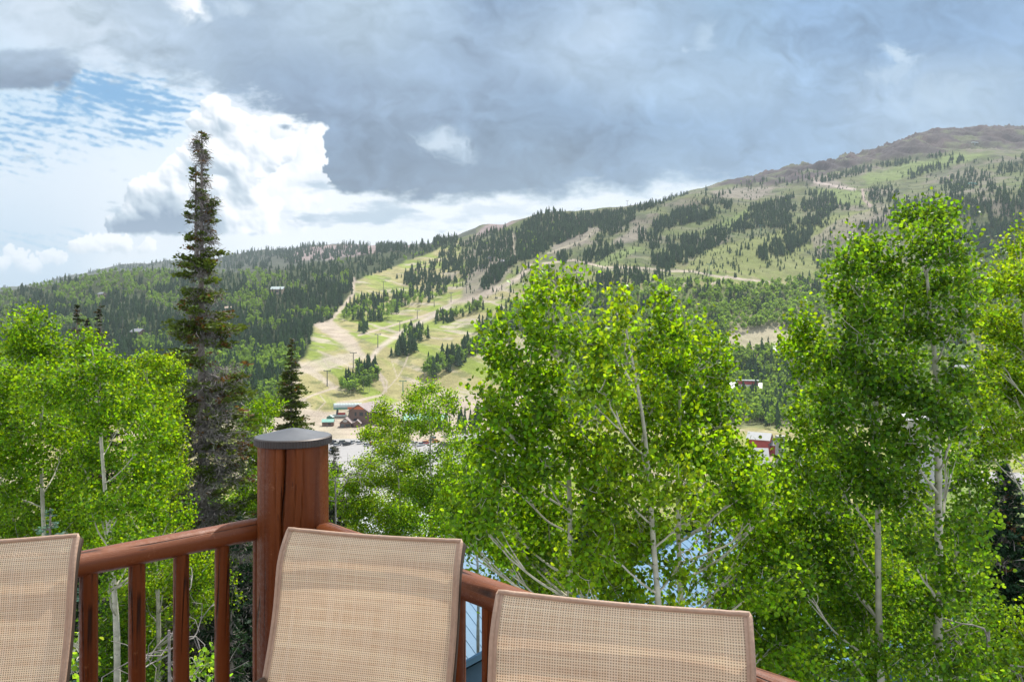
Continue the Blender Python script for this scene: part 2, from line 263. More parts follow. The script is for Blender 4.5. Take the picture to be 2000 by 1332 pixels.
mat('grey_metal', (0.22, 0.23, 0.25), 0.5, var=0.1)
mat('dark_steel', (0.09, 0.10, 0.11), 0.5, var=0.1)
mat('red_siding', (0.34, 0.06, 0.06), 0.8, var=0.15)
mat('tan_siding', (0.42, 0.33, 0.25), 0.8, var=0.12)
mat('white_siding', (0.36, 0.35, 0.33), 0.8, var=0.08)
mat('dark_glass', (0.03, 0.04, 0.05), 0.12, var=0.05)
mat('rubber', (0.03, 0.03, 0.03), 0.8)
mat('rock', (0.32, 0.28, 0.26), 0.9, var=0.3, scale=1.5)
mat('skin', (0.5, 0.3, 0.22), 0.6)
mat('cloth_dark', (0.06, 0.06, 0.09), 0.9)
mat('cloth_red', (0.45, 0.08, 0.07), 0.9)
for nm_, c_ in dict(white=(0.8, 0.8, 0.8), silver=(0.5, 0.52, 0.54), black=(0.02, 0.02, 0.025), blue=(0.05, 0.10, 0.25), red=(0.45, 0.03, 0.03), grey=(0.15, 0.16, 0.17), orange=(0.7, 0.3, 0.03), tan=(0.45, 0.38, 0.28)).items():
    mat('paint_' + nm_, c_, 0.25, 0.0, var=0.03, coat=0.6)
# ---------------------------------------------------------------- mesh helpers
def tag(o, label=None, cat=None, group=None, kind=None):
    if label: o['label'] = label
    if cat: o['category'] = cat
    if group: o['group'] = group
    if kind: o['kind'] = kind
    return o
def empty(name, loc=(0, 0, 0), rz=0):
    o = bpy.data.objects.new(name, None); COL.objects.link(o); o.location = loc; o.rotation_euler = (0, 0, rz); o.empty_display_size = 0.1
    return o
def link(name, me, parent=None):
    o = bpy.data.objects.new(name, me); COL.objects.link(o)
    if parent is not None: o.parent = parent
    return o
class MB:
    """collects faces into one mesh"""
    def __init__(s): s.v = []; s.f = []; s.mi = []; s.sm = []; s.c = []; s.mats = []; s.nv = 0; s.uv = None
    def midx(s, m):
        if m not in s.mats: s.mats.append(m)
        return s.mats.index(m)
    def raw(s, V, Fc, m, col=None, smooth=False):
        V = np.asarray(V, float).reshape(-1, 3); i = s.midx(m)
        s.v.append(V)
        if isinstance(Fc, np.ndarray): s.f.append(Fc + s.nv); n = len(Fc)
        else: s.f.append([tuple(int(a) + s.nv for a in q) for q in Fc]); n = len(Fc)
        s.mi.append(np.full(n, i, np.int32)); s.sm.append(np.full(n, smooth, bool))
        if col is None: c = np.full((len(V), 3), 0.5)
        else:
            c = np.asarray(col, float)
            if c.ndim == 1: c = np.tile(c, (len(V), 1))
        s.c.append(c); s.nv += len(V); return s
    def box(s, c, d, m, rz=0.0, col=None, taper=1.0):
        x, y, z = [a / 2 for a in d]
        V = np.array([(-x, -y, -z), (x, -y, -z), (x, y, -z), (-x, y, -z), (-x * taper, -y * taper, z), (x * taper, -y * taper, z), (x * taper, y * taper, z), (-x * taper, y * taper, z)])
        if rz: V = V @ np.array([[math.cos(rz), math.sin(rz), 0], [-math.sin(rz), math.cos(rz), 0], [0, 0, 1]])
        return s.raw(V + np.array(c), [(0, 3, 2, 1), (4, 5, 6, 7), (0, 1, 5, 4), (1, 2, 6, 5), (2, 3, 7, 6), (3, 0, 4, 7)], m, col)
    def tube(s, pts, rad, m, n=6, col=None, cap=True, smooth=True):
        P = np.asarray(pts, float); k = len(P); rad = np.broadcast_to(np.asarray(rad, float), (k,))
        T = np.gradient(P, axis=0) if k > 2 else np.tile(P[1] - P[0], (2, 1))
        T = T / (np.linalg.norm(T, axis=1)[:, None] + 1e-9)
        ref = np.array([0, 0, 1.0]) if abs(T[:, 2]).mean() < 0.8 else np.array([1.0, 0, 0])
        A = np.cross(T, ref); A /= np.linalg.norm(A, axis=1)[:, None] + 1e-9; B = np.cross(T, A)
        th = np.arange(n) / n * 2 * np.pi
        V = P[:, None, :] + rad[:, None, None] * (np.cos(th)[None, :, None] * A[:, None, :] + np.sin(th)[None, :, None] * B[:, None, :])
        a = (np.arange(k - 1)[:, None] * n + np.arange(n)[None, :]); b = (np.arange(k - 1)[:, None] * n + (np.arange(n)[None, :] + 1) % n)
        Fq = np.stack([a, a + n, b + n, b], -1).reshape(-1, 4)
        s.raw(V.reshape(-1, 3), Fq, m, col, smooth)
        if cap:
            s.raw(V[0], [tuple(range(n))], m, col); s.raw(V[-1], [tuple(range(n - 1, -1, -1))], m, col)
        return s
    def quads(s, V4, m, col=None):        # V4: N,4,3
        n = len(V4)
        c = None if col is None else np.repeat(np.asarray(col), 4, axis=0)
        return s.raw(V4.reshape(-1, 3), np.arange(n * 4).reshape(-1, 4), m, c)
    def mesh(s, name):
        V = np.concatenate(s.v); me = bpy.data.meshes.new(name)
        lens = []; idx = []
        for f in s.f:
            if isinstance(f, np.ndarray): lens.append(np.full(len(f), f.shape[1], np.int32)); idx.append(f.reshape(-1).astype(np.int32))
            else:
                lens.append(np.array([len(q) for q in f], np.int32)); idx.append(np.array([a for q in f for a in q], np.int32))
        lens = np.concatenate(lens); idx = np.concatenate(idx)
        me.vertices.add(len(V)); me.vertices.foreach_set('co', V.astype(np.float32).ravel())
        me.loops.add(len(idx)); me.loops.foreach_set('vertex_index', idx)
        me.polygons.add(len(lens)); st = np.zeros(len(lens), np.int32); st[1:] = np.cumsum(lens)[:-1]
        me.polygons.foreach_set('loop_start', st); me.polygons.foreach_set('loop_total', lens)
        me.polygons.foreach_set('material_index', np.concatenate(s.mi)); me.polygons.foreach_set('use_smooth', np.concatenate(s.sm))
        ca = me.color_attributes.new('col', 'FLOAT_COLOR', 'POINT')
        C4 = np.ones((len(V), 4), np.float32); C4[:, :3] = np.concatenate(s.c); ca.data.foreach_set('color', C4.ravel())
        for m in s.mats: me.materials.append(MATS[m])
        me.update(); me.validate(); return me
    def obj(s, name, parent=None): return link(name, s.mesh(name), parent)
# ---------------------------------------------------------------- value noise (numpy)
def _h(i, j, sd):
    n = (i.astype(np.int64) * 374761393 + j.astype(np.int64) * 668265263 + sd * 974711) & 0xffffffff
    n = ((n ^ (n >> 13)) * 1274126177) & 0xffffffff
    return ((n ^ (n >> 16)) & 0xffff) / 65535.0
def vnoise(x, y, sd=0):
    i = np.floor(x); j = np.floor(y); a = x - i; b = y - j; a = a * a * (3 - 2 * a); b = b * b * (3 - 2 * b)
    return (_h(i, j, sd) * (1 - a) + _h(i + 1, j, sd) * a) * (1 - b) + (_h(i, j + 1, sd) * (1 - a) + _h(i + 1, j + 1, sd) * a) * b
def fbm(x, y, sd=0, o=4, g=0.5):
    r = 0; a = 1; t = 0
    for k in range(o): r = r + a * vnoise(x * 2 ** k, y * 2 ** k, sd + k); t += a; a *= g
    return r / t
def inpoly(x, y, poly):
    r = np.zeros(x.shape, bool); n = len(poly)
    for i in range(n):
        x1, y1 = poly[i]; x2, y2 = poly[(i + 1) % n]
        if y1 == y2: continue
        c = ((y1 > y) != (y2 > y)) & (x < (x2 - x1) * (y - y1) / (y2 - y1) + x1); r ^= c
    return r
def dline(x, y, pts):
    d = np.full(x.shape, 1e9)
    for (x1, y1), (x2, y2) in zip(pts[:-1], pts[1:]):
        vx, vy = x2 - x1, y2 - y1; t = np.clip(((x - x1) * vx + (y - y1) * vy) / (vx * vx + vy * vy + 1e-9), 0, 1)
        d = np.minimum(d, np.hypot(x - x1 - t * vx, y - y1 - t * vy))
    return d
def W3(px_, py_, Y): return ((px_ - 1000) / F * Y, Y, -(py_ - HOR) / F * Y)
# ---------------------------------------------------------------- the ground: one sheet from under the deck to the far ridges
cols = {
 -900: [(450, 815), (560, 775), (700, 720), (850, 680), (1000, 650), (1150, 628), (1300, 610), (1700, 640), (3000, 610), (4500, 590)],
 -300: [(450, 815), (560, 765), (700, 708), (850, 662), (1000, 628), (1150, 602), (1300, 590), (1700, 620), (3000, 600), (4500, 572)],
 0:    [(450, 815), (560, 760), (700, 700), (850, 652), (1000, 614), (1150, 590), (1300, 575), (1700, 605), (3000, 585), (4500, 556)],
 100:  [(450, 815), (560, 760), (700, 698), (850, 646), (1000, 605), (1150, 575), (1300, 556), (1700, 590), (3000, 570), (4500, 545)],
 200:  [(450, 815), (560, 760), (700, 695), (850, 640), (1000, 595), (1150, 562), (1300, 538), (1700, 565), (3000, 545), (4500, 519)],
 300:  [(450, 814), (560, 758), (700, 692), (850, 635), (1000, 590), (1150, 557), (1300, 530), (1700, 550), (2700, 535), (4000, 507)],
 400:  [(450, 812), (560, 755), (700, 690), (850, 630), (1000, 585), (1150, 556), (1300, 533), (1700, 545), (2500, 528), (3400, 503)],
 480:  [(455, 808), (550, 752), (670, 690), (820, 628), (980, 583), (1130, 555), (1280, 534), (1650, 540), (2400, 515), (3000, 488)],
 560:  [(460, 805), (540, 752), (640, 692), (800, 628), (950, 583), (1100, 552), (1250, 530), (1600, 533), (2200, 507), (2800, 477)],
 640:  [(475, 822), (550, 770), (620, 700), (760, 640), (920, 590), (1100, 548), (1300, 516), (1600, 519), (2200, 503), (2700, 473)],
 700:  [(478, 825), (560, 765), (640, 690), (780, 635), (950, 585), (1150, 540), (1400, 508), (1700, 508), (2200, 494), (2700, 472)],
 800:  [(480, 828), (560, 772), (650, 695), (800, 635), (980, 580), (1180, 535), (1450, 492), (1700, 490), (2200, 482), (2700, 472)],
 880:  [(480, 828), (560, 775), (655, 693), (800, 632), (990, 565), (1190, 515), (1480, 474), (1700, 474), (2100, 471), (2600, 470)],
 940:  [(480, 830), (560, 778), (658, 692), (800, 618), (980, 550), (1180, 500), (1450, 456), (1600, 458), (1800, 447), (2100, 438)],
 1000: [(480, 830), (560, 780), (660, 690), (800, 602), (950, 532), (1150, 482), (1400, 438), (1600, 442), (1900, 445), (2300, 455)],
 1080: [(480, 830), (565, 778), (665, 686), (800, 596), (950, 528), (1150, 474), (1370, 416), (1600, 424), (1900, 430), (2300, 440)],
 1150: [(480, 830), (570, 775), (670, 680), (800, 590), (950, 525), (1150, 468), (1400, 420), (1600, 425), (1900, 425), (2300, 430)],
 1300: [(480, 832), (580, 770), (690, 670), (820, 588), (950, 533), (1150, 462), (1400, 388), (1600, 392), (1900, 390), (2300, 398)],
 1400: [(480, 832), (590, 765), (710, 655), (830, 565), (960, 512), (1150, 445), (1380, 372), (1500, 368), (1750, 364), (2100, 360)],
 1450: [(480, 832), (600, 760), (720, 650), (850, 560), (980, 500), (1150, 440), (1350, 392), (1500, 385), (1750, 365), (2100, 347)],
 1600: [(480, 832), (600, 765), (730, 655), (860, 568), (1000, 500), (1150, 435), (1350, 385), (1450, 378), (1700, 348), (2100, 318)],
 1700: [(480, 834), (600, 768), (735, 658), (870, 564), (1000, 490), (1130, 415), (1350, 382), (1480, 362), (1720, 325), (2100, 292)],
 1800: [(480, 835), (600, 770), (740, 660), (880, 560), (990, 475), (1110, 390), (1350, 370), (1500, 340), (1750, 298), (2100, 257)],
 1850: [(480, 835), (600, 772), (740, 662), (870, 560), (970, 465), (1090, 382), (1350, 360), (1520, 325), (1780, 290), (2100, 250)],
 1940: [(480, 835), (600, 775), (740, 665), (860, 560), (960, 450), (1060, 370), (1350, 346), (1550, 308), (1800, 282), (2100, 242)],
 2050: [(480, 835), (600, 775), (740, 665), (860, 560), (960, 440), (1060, 355), (1350, 335), (1550, 300), (1800, 280), (2100, 248)],
 2400: [(480, 835), (600, 775), (740, 665), (860, 560), (960, 440), (1060, 360), (1350, 345), (1550, 320), (1800, 300), (2100, 290)],
 2900: [(480, 835), (600, 790), (740, 700), (860, 620), (960, 530), (1060, 450), (1350, 430), (1550, 410), (1800, 390), (2100, 380)],
}
near = [(0.5, -6.0), (6, -7.5), (14, -10.5), (26, -15.0), (45, -23.0), (90, -38.0), (170, -55.0), (260, -60.0)]
cp = np.array(sorted(cols)); NS = len(near) + 10 + 1
SY = np.zeros((len(cp), NS)); SZ = np.zeros_like(SY)
for i, c in enumerate(cp):
    st_ = list(near) + [(Yk, -(p - HOR) / F * Yk) for Yk, p in cols[c]]
    Yl, zl = st_[-1]; st_.append((Yl * 1.5, zl - 0.10 * Yl))
    SY[i] = [a for a, b in st_]; SZ[i] = [b for a, b in st_]
PXc = np.concatenate([np.linspace(-900, -60, 60)[:-1], np.linspace(-60, 2060, 1000), np.linspace(2060, 2900, 60)[1:]])
reps = [3, 3, 4, 5, 6, 8, 10, 40, 60, 60, 60, 60, 60, 60, 60, 30, 50, 60, 12]
T = np.concatenate([np.linspace(k, k + 1, r_, endpoint=False) for k, r_ in enumerate(reps[:NS - 1])] + [[NS - 1.0]])
A1 = np.array([np.interp(PXc, cp, SY[:, k]) for k in range(NS)]).T
B1 = np.array([np.interp(PXc, cp, SZ[:, k]) for k in range(NS)]).T
GY = np.array([np.interp(T, np.arange(NS), A1[i]) for i in range(len(PXc))])
GZ = np.array([np.interp(T, np.arange(NS), B1[i]) for i in range(len(PXc))])
GZ0 = GZ.copy()
GZ = gauss1(gauss1(GZ, 9, 1), 8, 0); GY = gauss1(gauss1(GY, 9, 1), 8, 0)
U = (PXc[:, None] - 1000) / F
GX = U * GY
hill = np.clip((T - 7.2) / 1.2, 0, 1)[None, :]
amp = hill * np.clip(GY / 1000, 0.3, 2.0)
GZ = GZ + amp * ((fbm(GX / 170, GY / 170, 3, 4) - 0.5) * 22 + (fbm(GX / 45, GY / 45, 9, 3) - 0.5) * 5)
rocky = np.clip((T - 15.0) / 2, 0, 1)[None, :] * np.clip((PXc[:, None] - 1380) / 200, 0, 1)
ridged = 1 - np.abs(2 * fbm((GX + GY * 0.4) / 60, GY / 160, 21, 4) - 1)
GZ = GZ + rocky * ((ridged - 0.7) * 62 + (fbm(GX / 25, GY / 25, 33, 4, 0.6) - 0.5) * 30)
flatw = np.clip((GY - 225) / 25, 0, 1) * np.clip((520 - GY) / 40, 0, 1) * np.clip((PXc[:, None] - 380) / 80, 0, 1)
GZ = GZ * (1 - flatw) - 60.0 * flatw
GP = HOR - F * GZ / GY                                  # photo row of every grid point
RUN = np.minimum.accumulate(GP, axis=1)
def hit(px_, py_):
    """world point of the visible ground along a sight line"""
    i = int(np.clip(np.interp(px_, PXc, np.arange(len(PXc))), 0, len(PXc) - 1))
    r_ = RUN[i]; j = int(np.searchsorted(-r_, -py_)); j = min(max(j, 1), len(T) - 1)
    a, b = GP[i, j - 1], GP[i, j]; f = 0 if a == b else min(max((a - py_) / (a - b), 0), 1)
    Yh = GY[i, j - 1] * (1 - f) + GY[i, j] * f; Zh = GZ[i, j - 1] * (1 - f) + GZ[i, j] * f
    return ((px_ - 1000) / F * Yh, Yh, Zh)
def hits(px_, py_):
    i = np.clip(np.round(np.interp(px_, PXc, np.arange(len(PXc)))).astype(int), 0, len(PXc) - 1)
    j = (RUN[i] > py_[:, None]).sum(1); ok = j < len(T); j = np.clip(j, 1, len(T) - 1)
    a, b = GP[i, j - 1], GP[i, j]; f = np.clip(np.where(a == b, 0, (a - py_) / np.where(a == b, 1, a - b)), 0, 1)
    Yh = GY[i, j - 1] * (1 - f) + GY[i, j] * f; Zh = GZ[i, j - 1] * (1 - f) + GZ[i, j] * f
    return np.stack([(px_ - 1000) / F * Yh, Yh, Zh], 1), ok
def ground(x, y):
    p = 1000 + F * x / max(y, 0.5); i = int(np.clip(np.interp(p, PXc, np.arange(len(PXc))), 0, len(PXc) - 1))
    return float(np.interp(y, GY[i], GZ[i]))
# --- ground cover (base colour of what grows or lies there, plus painted cloud shade on the upper hill)
Gp = np.broadcast_to(PXc[:, None], GP.shape); wob = (fbm(Gp / 22, GP / 14, 5, 3) - 0.5)
gx = Gp + wob * 14; gy = GP + (fbm(Gp / 16, GP / 12, 15, 3) - 0.5) * 9
C3 = np.zeros(GP.shape + (3,))
def setc(mask, c, k=1.0):
    m_ = np.clip(mask, 0, 1)[..., None] * k
    C3[:] = C3 * (1 - m_) + np.array(c) * m_
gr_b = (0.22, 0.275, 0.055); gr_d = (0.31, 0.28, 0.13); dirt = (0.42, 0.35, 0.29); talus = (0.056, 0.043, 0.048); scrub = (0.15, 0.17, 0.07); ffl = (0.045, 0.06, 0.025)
streak = fbm((GX + GY * 0.9) / 26, (GY - GX * 0.6) / 130, 41, 4)
streak2 = fbm((GX + GY) / 14, (GY - GX) / 60, 47, 4)
C3[:] = gr_b
setc(np.clip((streak - 0.42) * 7, 0, 1), gr_d); setc(np.clip((streak2 - 0.60) * 9, 0, 1), (0.42, 0.36, 0.29), 0.8)
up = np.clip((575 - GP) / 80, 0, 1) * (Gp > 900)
setc(up, (0.078, 0.098, 0.042), 0.82)  # upper hill colour dulled and darkened as if under cloud shadow
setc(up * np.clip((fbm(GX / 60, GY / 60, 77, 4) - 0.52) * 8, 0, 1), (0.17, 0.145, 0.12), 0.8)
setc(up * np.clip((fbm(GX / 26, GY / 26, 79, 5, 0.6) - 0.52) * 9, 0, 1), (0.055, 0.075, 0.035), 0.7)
setc(np.clip((fbm(GX / 12, GY / 12, 83, 4, 0.6) - 0.60) * 12, 0, 1) * (GP < 800), (0.11, 0.14, 0.05), 0.55)
def poly(pts, c, k=1.0, soft=False):
    m_ = inpoly(gx, gy, pts).astype(float)
    m_ = gauss1(gauss1(m_, 1.2, 0), 1.2, 1); setc(m_, c, k)
def road(pts, wd, c=dirt, k=0.9): setc(np.clip(1.25 - dline(Gp + wob * 4, GP, pts) / wd, 0, 1), c, k)
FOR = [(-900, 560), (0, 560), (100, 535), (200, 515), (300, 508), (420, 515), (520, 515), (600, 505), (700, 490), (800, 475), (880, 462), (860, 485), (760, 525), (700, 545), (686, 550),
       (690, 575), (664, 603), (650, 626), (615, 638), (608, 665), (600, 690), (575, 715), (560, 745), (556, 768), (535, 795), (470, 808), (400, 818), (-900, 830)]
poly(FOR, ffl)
far = (T[None, :] > 14.8) & (Gp < 930); setc(far.astype(float), (0.075, 0.085, 0.06))
poly([(560, 500), (600, 482), (680, 478), (780, 475), (810, 482), (740, 492), (660, 505), (580, 512)], (0.27, 0.21, 0.20))
poly([(925, 462), (955, 436), (985, 430), (1010, 432), (985, 445), (950, 458)], (0.24, 0.19, 0.18))
# rocky mountain top
MT = [(1400, 362), (1480, 330), (1550, 325), (1650, 298), (1750, 262), (1850, 244), (1940, 232), (2400, 225), (2900, 330), (2900, 400), (2400, 310), (2000, 290), (1900, 290), (1800, 300), (1700, 318), (1600, 345), (1560, 358), (1480, 362)]
poly(MT, talus)
mtm = inpoly(gx, gy, MT)
setc(mtm * np.clip((fbm(GX / 40, GY / 120, 52, 4) - 0.55) * 8, 0, 1), (0.11, 0.075, 0.072), 0.6)
setc(mtm * np.clip((fbm(GX / 22, GY / 60, 58, 4) - 0.50) * 7, 0, 1), (0.06, 0.048, 0.048), 0.75)
setc(mtm * np.clip((fbm(GX / 50, GY / 50, 57, 4) - 0.60) * 9, 0, 1), (0.13, 0.15, 0.07), 0.7)
for pl in ([(1680, 345), (1760, 322), (1870, 300), (1930, 300), (1880, 320), (1790, 345), (1700, 360)], [(1585, 372), (1640, 368), (1690, 372), (1700, 400), (1640, 400)],
           [(1370, 452), (1420, 430), (1470, 405), (1500, 392), (1460, 420), (1440, 450), (1380, 456)], [(1180, 500), (1210, 490), (1265, 478), (1230, 500), (1170, 525), (1160, 520)]):
    poly(pl, (0.15, 0.20, 0.06), 0.8)
poly([(1335, 525), (1400, 478), (1500, 460), (1540, 440), (1640, 420), (1740, 400), (1620, 470), (1560, 500), (1640, 500), (1640, 545), (1500, 545), (1420, 530)], (0.19, 0.215, 0.07), 0.75)
poly([(1580, 470), (1640, 430), (1730, 400), (1760, 420), (1660, 470), (1600, 500)], (0.21, 0.18, 0.15), 0.7)
for pl in ([(1080, 480), (1150, 445), (1190, 440), (1150, 470), (1080, 500)], [(1190, 480), (1240, 440), (1275, 437), (1250, 470)], [(925, 520), (985, 500), (1000, 530), (960, 570), (915, 590), (900, 580)],
           [(850, 545), (905, 530), (880, 548), (820, 565)], [(1380, 372), (1520, 362), (1480, 392), (1400, 385)], [(1570, 350), (1600, 365), (1670, 372), (1620, 345)]):
    poly(pl, (0.22, 0.19, 0.16), 0.8)
# bare dirt swaths and trails on the ski hill
road([(690, 545), (690, 575), (665, 605), (645, 628)], 4)
poly([(612, 633), (650, 626), (668, 640), (692, 660), (700, 675), (712, 690), (715, 700), (690, 690), (650, 660), (625, 645)], dirt, 0.85)
poly([(560, 720), (600, 705), (660, 690), (700, 690), (720, 700), (680, 712), (600, 730), (555, 745)], (0.44, 0.38, 0.31), 0.7)
road([(1035, 520), (1010, 545), (960, 570), (930, 585), (880, 590)], 7); road([(935, 585), (960, 590), (985, 600)], 2)
road([(885, 590), (860, 605), (820, 620), (700, 655)], 2.5); road([(870, 605), (790, 645), (740, 680), (725, 700)], 6, (0.44, 0.38, 0.32))
road([(726, 700), (745, 735), (752, 760), (745, 772), (700, 782), (660, 787)], 3); road([(740, 725), (756, 745), (754, 765)], 2)
road([(800, 690), (790, 715), (775, 740), (755, 760)], 1.3); road([(765, 705), (774, 735)], 1.1); road([(660, 755), (610, 772), (570, 790), (550, 800)], 2.5)
road([(625, 772), (636, 785), (622, 800)], 1.2); road([(632, 702), (640, 715), (668, 720)], 1.2); road([(870, 645), (900, 652)], 1.5)
road([(1060, 515), (1120, 508), (1180, 522), (1260, 524), (1310, 530), (1350, 530), (1400, 540), (1510, 552)], 2.5); road([(1420, 540), (1380, 560)], 3)
road([(1590, 355), (1640, 366), (1670, 370)], 3, (0.4, 0.33, 0.3)); road([(1685, 372), (1688, 390), (1700, 402)], 4, (0.33, 0.25, 0.23))
road([(1000, 455), (1003, 480), (1010, 510)], 3, (0.33, 0.29, 0.22)); road([(1070, 495), (1140, 470), (1160, 450)], 2, (0.3, 0.27, 0.2))
road([(560, 735), (620, 700), (690, 672), (745, 650)], 1.0, (0.26, 0.24, 0.18), 0.5)
poly([(520, 815), (560, 790), (600, 800), (640, 805), (700, 790), (800, 785), (870, 770), (1050, 770), (1080, 850), (960, 852), (900, 845), (870, 860), (500, 880)], (0.40, 0.335, 0.28), 0.85)
poly([(850, 870), (930, 850), (980, 855), (960, 870), (880, 868)], gr_b)
# right-hand slopes
poly([(1380, 560), (1640, 560), (1700, 640), (2100, 480), (2900, 500), (2900, 835), (1000, 835), (1100, 700), (1000, 640), (1140, 577)], (0.13, 0.15, 0.065), 0.85)
poly([(1390, 660), (1440, 640), (1520, 640), (1560, 660), (1520, 700), (1420, 700)], (0.36, 0.32, 0.22), 0.9)
poly([(1420, 610), (1480, 600), (1560, 600), (1540, 640), (1470, 660), (1430, 655)], (0.35, 0.31, 0.22), 0.75)
nearm = np.clip((7.0 - T) / 1.0, 0, 1)[None, :] * np.ones_like(GP); setc(nearm, (0.09, 0.11, 0.045), 0.9)
poly([(1800, 940), (2100, 930), (2200, 1010), (1900, 1030), (1800, 990)], (0.16, 0.22, 0.06))
g = MB(); nC, nT = GP.shape
ii = (np.arange(nC - 1)[:, None] * nT + np.arange(nT - 1)[None, :]).reshape(-1)
m = bpy.data.materials.new('hill_ground'); m.use_nodes = True; t = NT(m.node_tree); b = t.n['Principled BSDF']; MATS['hill_ground'] = m
a = t.n.new('ShaderNodeAttribute'); a.attribute_name = 'col'; geo = t.n.new('ShaderNodeNewGeometry'); p = geo.outputs['Position']
n1 = t.noise(p, 0.9, 5, 0.65); n2 = t.noise(p, 0.07, 5, 0.6); n3 = t.voro(p, 0.35)
k = t.add(t.lin(n1, 0.3, 0.7, 0.72, 1.22), t.lin(n2, 0.35, 0.65, -0.16, 0.16))
k = t.mul(k, t.ss(t.noise(p, 0.22, 3, 0.6), 0.66, 0.74, 1.0, 0.55))       # scattered low brush
sc = t.vm('SCALE', a.outputs['Color']); t.put(sc.node.inputs['Scale'], k)
rk = t.ss(t.noise(p, 0.5, 2, 0.5), 0.70, 0.76)
c = t.mix(t.mul(rk, 0.35), sc, (0.42, 0.38, 0.34)); t.l.new(c, b.inputs['Base Color'])
b.inputs['Roughness'].default_value = 0.95; b.inputs['Specular IOR Level'].default_value = 0.1
bn = t.n.new('ShaderNodeBump'); bn.inputs['Strength'].default_value = 0.6; bn.inputs['Distance'].default_value = 0.8; t.l.new(n1, bn.inputs['Height']); t.l.new(bn.outputs[0], b.inputs['Normal'])
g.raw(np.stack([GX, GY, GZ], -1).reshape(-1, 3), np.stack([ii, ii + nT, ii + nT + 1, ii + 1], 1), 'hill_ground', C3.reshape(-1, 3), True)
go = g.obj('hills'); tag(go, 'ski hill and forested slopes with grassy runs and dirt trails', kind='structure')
# valley lot and roads, flat sheets just above the valley floor
def V60(px_, py_): Yq = 60 * F / (py_ - HOR); return ((px_ - 1000) / F * Yq, Yq)
def sheet(name, pts, mt, dz, label):
    q = MB(); q.raw([(x, y, -60 + dz) for x, y in pts], [tuple(range(len(pts)))[::-1]], mt); me = q.mesh(name)
    if me.polygons[0].normal.z < 0: me.flip_normals()
    o = link(name, me); tag(o, label, kind='structure'); return o
sheet('parking_lot', [V60(*a) for a in [(480, 862), (560, 860), (700, 858), (800, 862), (880, 868), (960, 866), (1060, 862), (1080, 880), (1060, 930), (960, 935), (900, 960), (740, 985), (640, 985), (500, 950)]], 'asphalt', 0.35, 'pale gravel parking lot below the ski hill')
sheet('upper_lot', [V60(*a) for a in [(860, 852), (930, 843), (1040, 840), (1060, 848), (960, 853), (900, 862)]], 'asphalt', 0.30, 'small upper strip of the parking lot')
sheet('road', [V60(*a) for a in [(1400, 905), (1600, 900), (1900, 922), (2300, 930), (2300, 955), (1900, 945), (1600, 918), (1400, 925)]], 'road', 0.25, 'grey paved road through the resort village')
# ---------------------------------------------------------------- tree templates (numpy)
def t_conifer(seed, tiers=6, spokes=7, rad=0.17, ragged=0.35, lean=0.0):
    r = np.random.default_rng(seed); V = []; Fc = []; Cc = []
    for k in range(tiers):
        z0 = 0.10 + 0.86 * k / tiers; z1 = min(1.0, z0 + 1.9 * 0.9 / tiers); rr = rad * (1 - z0) ** 0.85 + 0.012
        b = len(V); V.append((0, 0, z1)); Cc.append(1.25); th0 = r.uniform(0, 6.28)
        for j in range(spokes * 2):
            th = th0 + j * math.pi / spokes; q = rr * (r.uniform(1 - ragged, 1 + ragged) if j % 2 == 0 else r.uniform(0.35, 0.6))
            V.append((q * math.cos(th), q * math.sin(th), z0 - (0.035 if j % 2 == 0 else -0.02) + r.uniform(-0.012, 0.012))); Cc.append(0.9 if j % 2 == 0 else 0.7)
        for j in range(spokes * 2): Fc.append((b, b + 1 + j, b + 1 + (j + 1) % (spokes * 2)))
    return np.array(V), np.array(Fc), np.array(Cc)
def t_trunk(r0=0.012, h=0.5, n=4):
    V = []; 
    for z, q in ((-0.06, 1.0), (h, 0.5)):
        for j in range(n): V.append((r0 * q * math.cos(j * 6.2832 / n), r0 * q * math.sin(j * 6.2832 / n), z))
    Fq = [(j, (j + 1) % n, n + (j + 1) % n, n + j) for j in range(n)]
    return np.array(V), np.array(Fq)
def t_crown(seed, n=46, size=0.11, rx=0.20, z0=0.32, z1=1.0):
    """broadleaf crown: leaf clumps spread through an uneven volume made of several lobes"""
    r = np.random.default_rng(seed); lob = [(r.uniform(-0.5, 0.5) * rx, r.uniform(-0.5, 0.5) * rx, r.uniform(z0 + 0.12, z1 - 0.15), r.uniform(0.5, 0.8)) for _ in range(5)] + [(0, 0, z1 - 0.14, 0.55), (0, 0, (z0 + z1) / 2, 0.9)]
    P = []
    while len(P) < n:
        l = lob[r.integers(len(lob))]; d = r.normal(size=3); d /= np.linalg.norm(d); q = r.uniform(0.45, 1.0)
        P.append((l[0] + d[0] * q * rx * l[3], l[1] + d[1] * q * rx * l[3], l[2] + d[2] * q * l[3] * (z1 - z0) * 0.34))
    P = np.array(P); a = r.normal(size=(n, 3)); a /= np.linalg.norm(a, axis=1)[:, None]; b = np.cross(a, r.normal(size=(n, 3))); b /= np.linalg.norm(b, axis=1)[:, None]
    s_ = size * r.uniform(0.6, 1.25, n)[:, None]
    V4 = np.stack([P - a * s_ * 0.5, P - b * s_ * 0.4 + a * s_ * 0.08, P + a * s_ * 0.5, P + b * s_ * 0.42], 1)
    return V4.reshape(-1, 3), np.arange(n * 4).reshape(-1, 4), np.repeat(r.uniform(0.7, 1.3, n), 4)
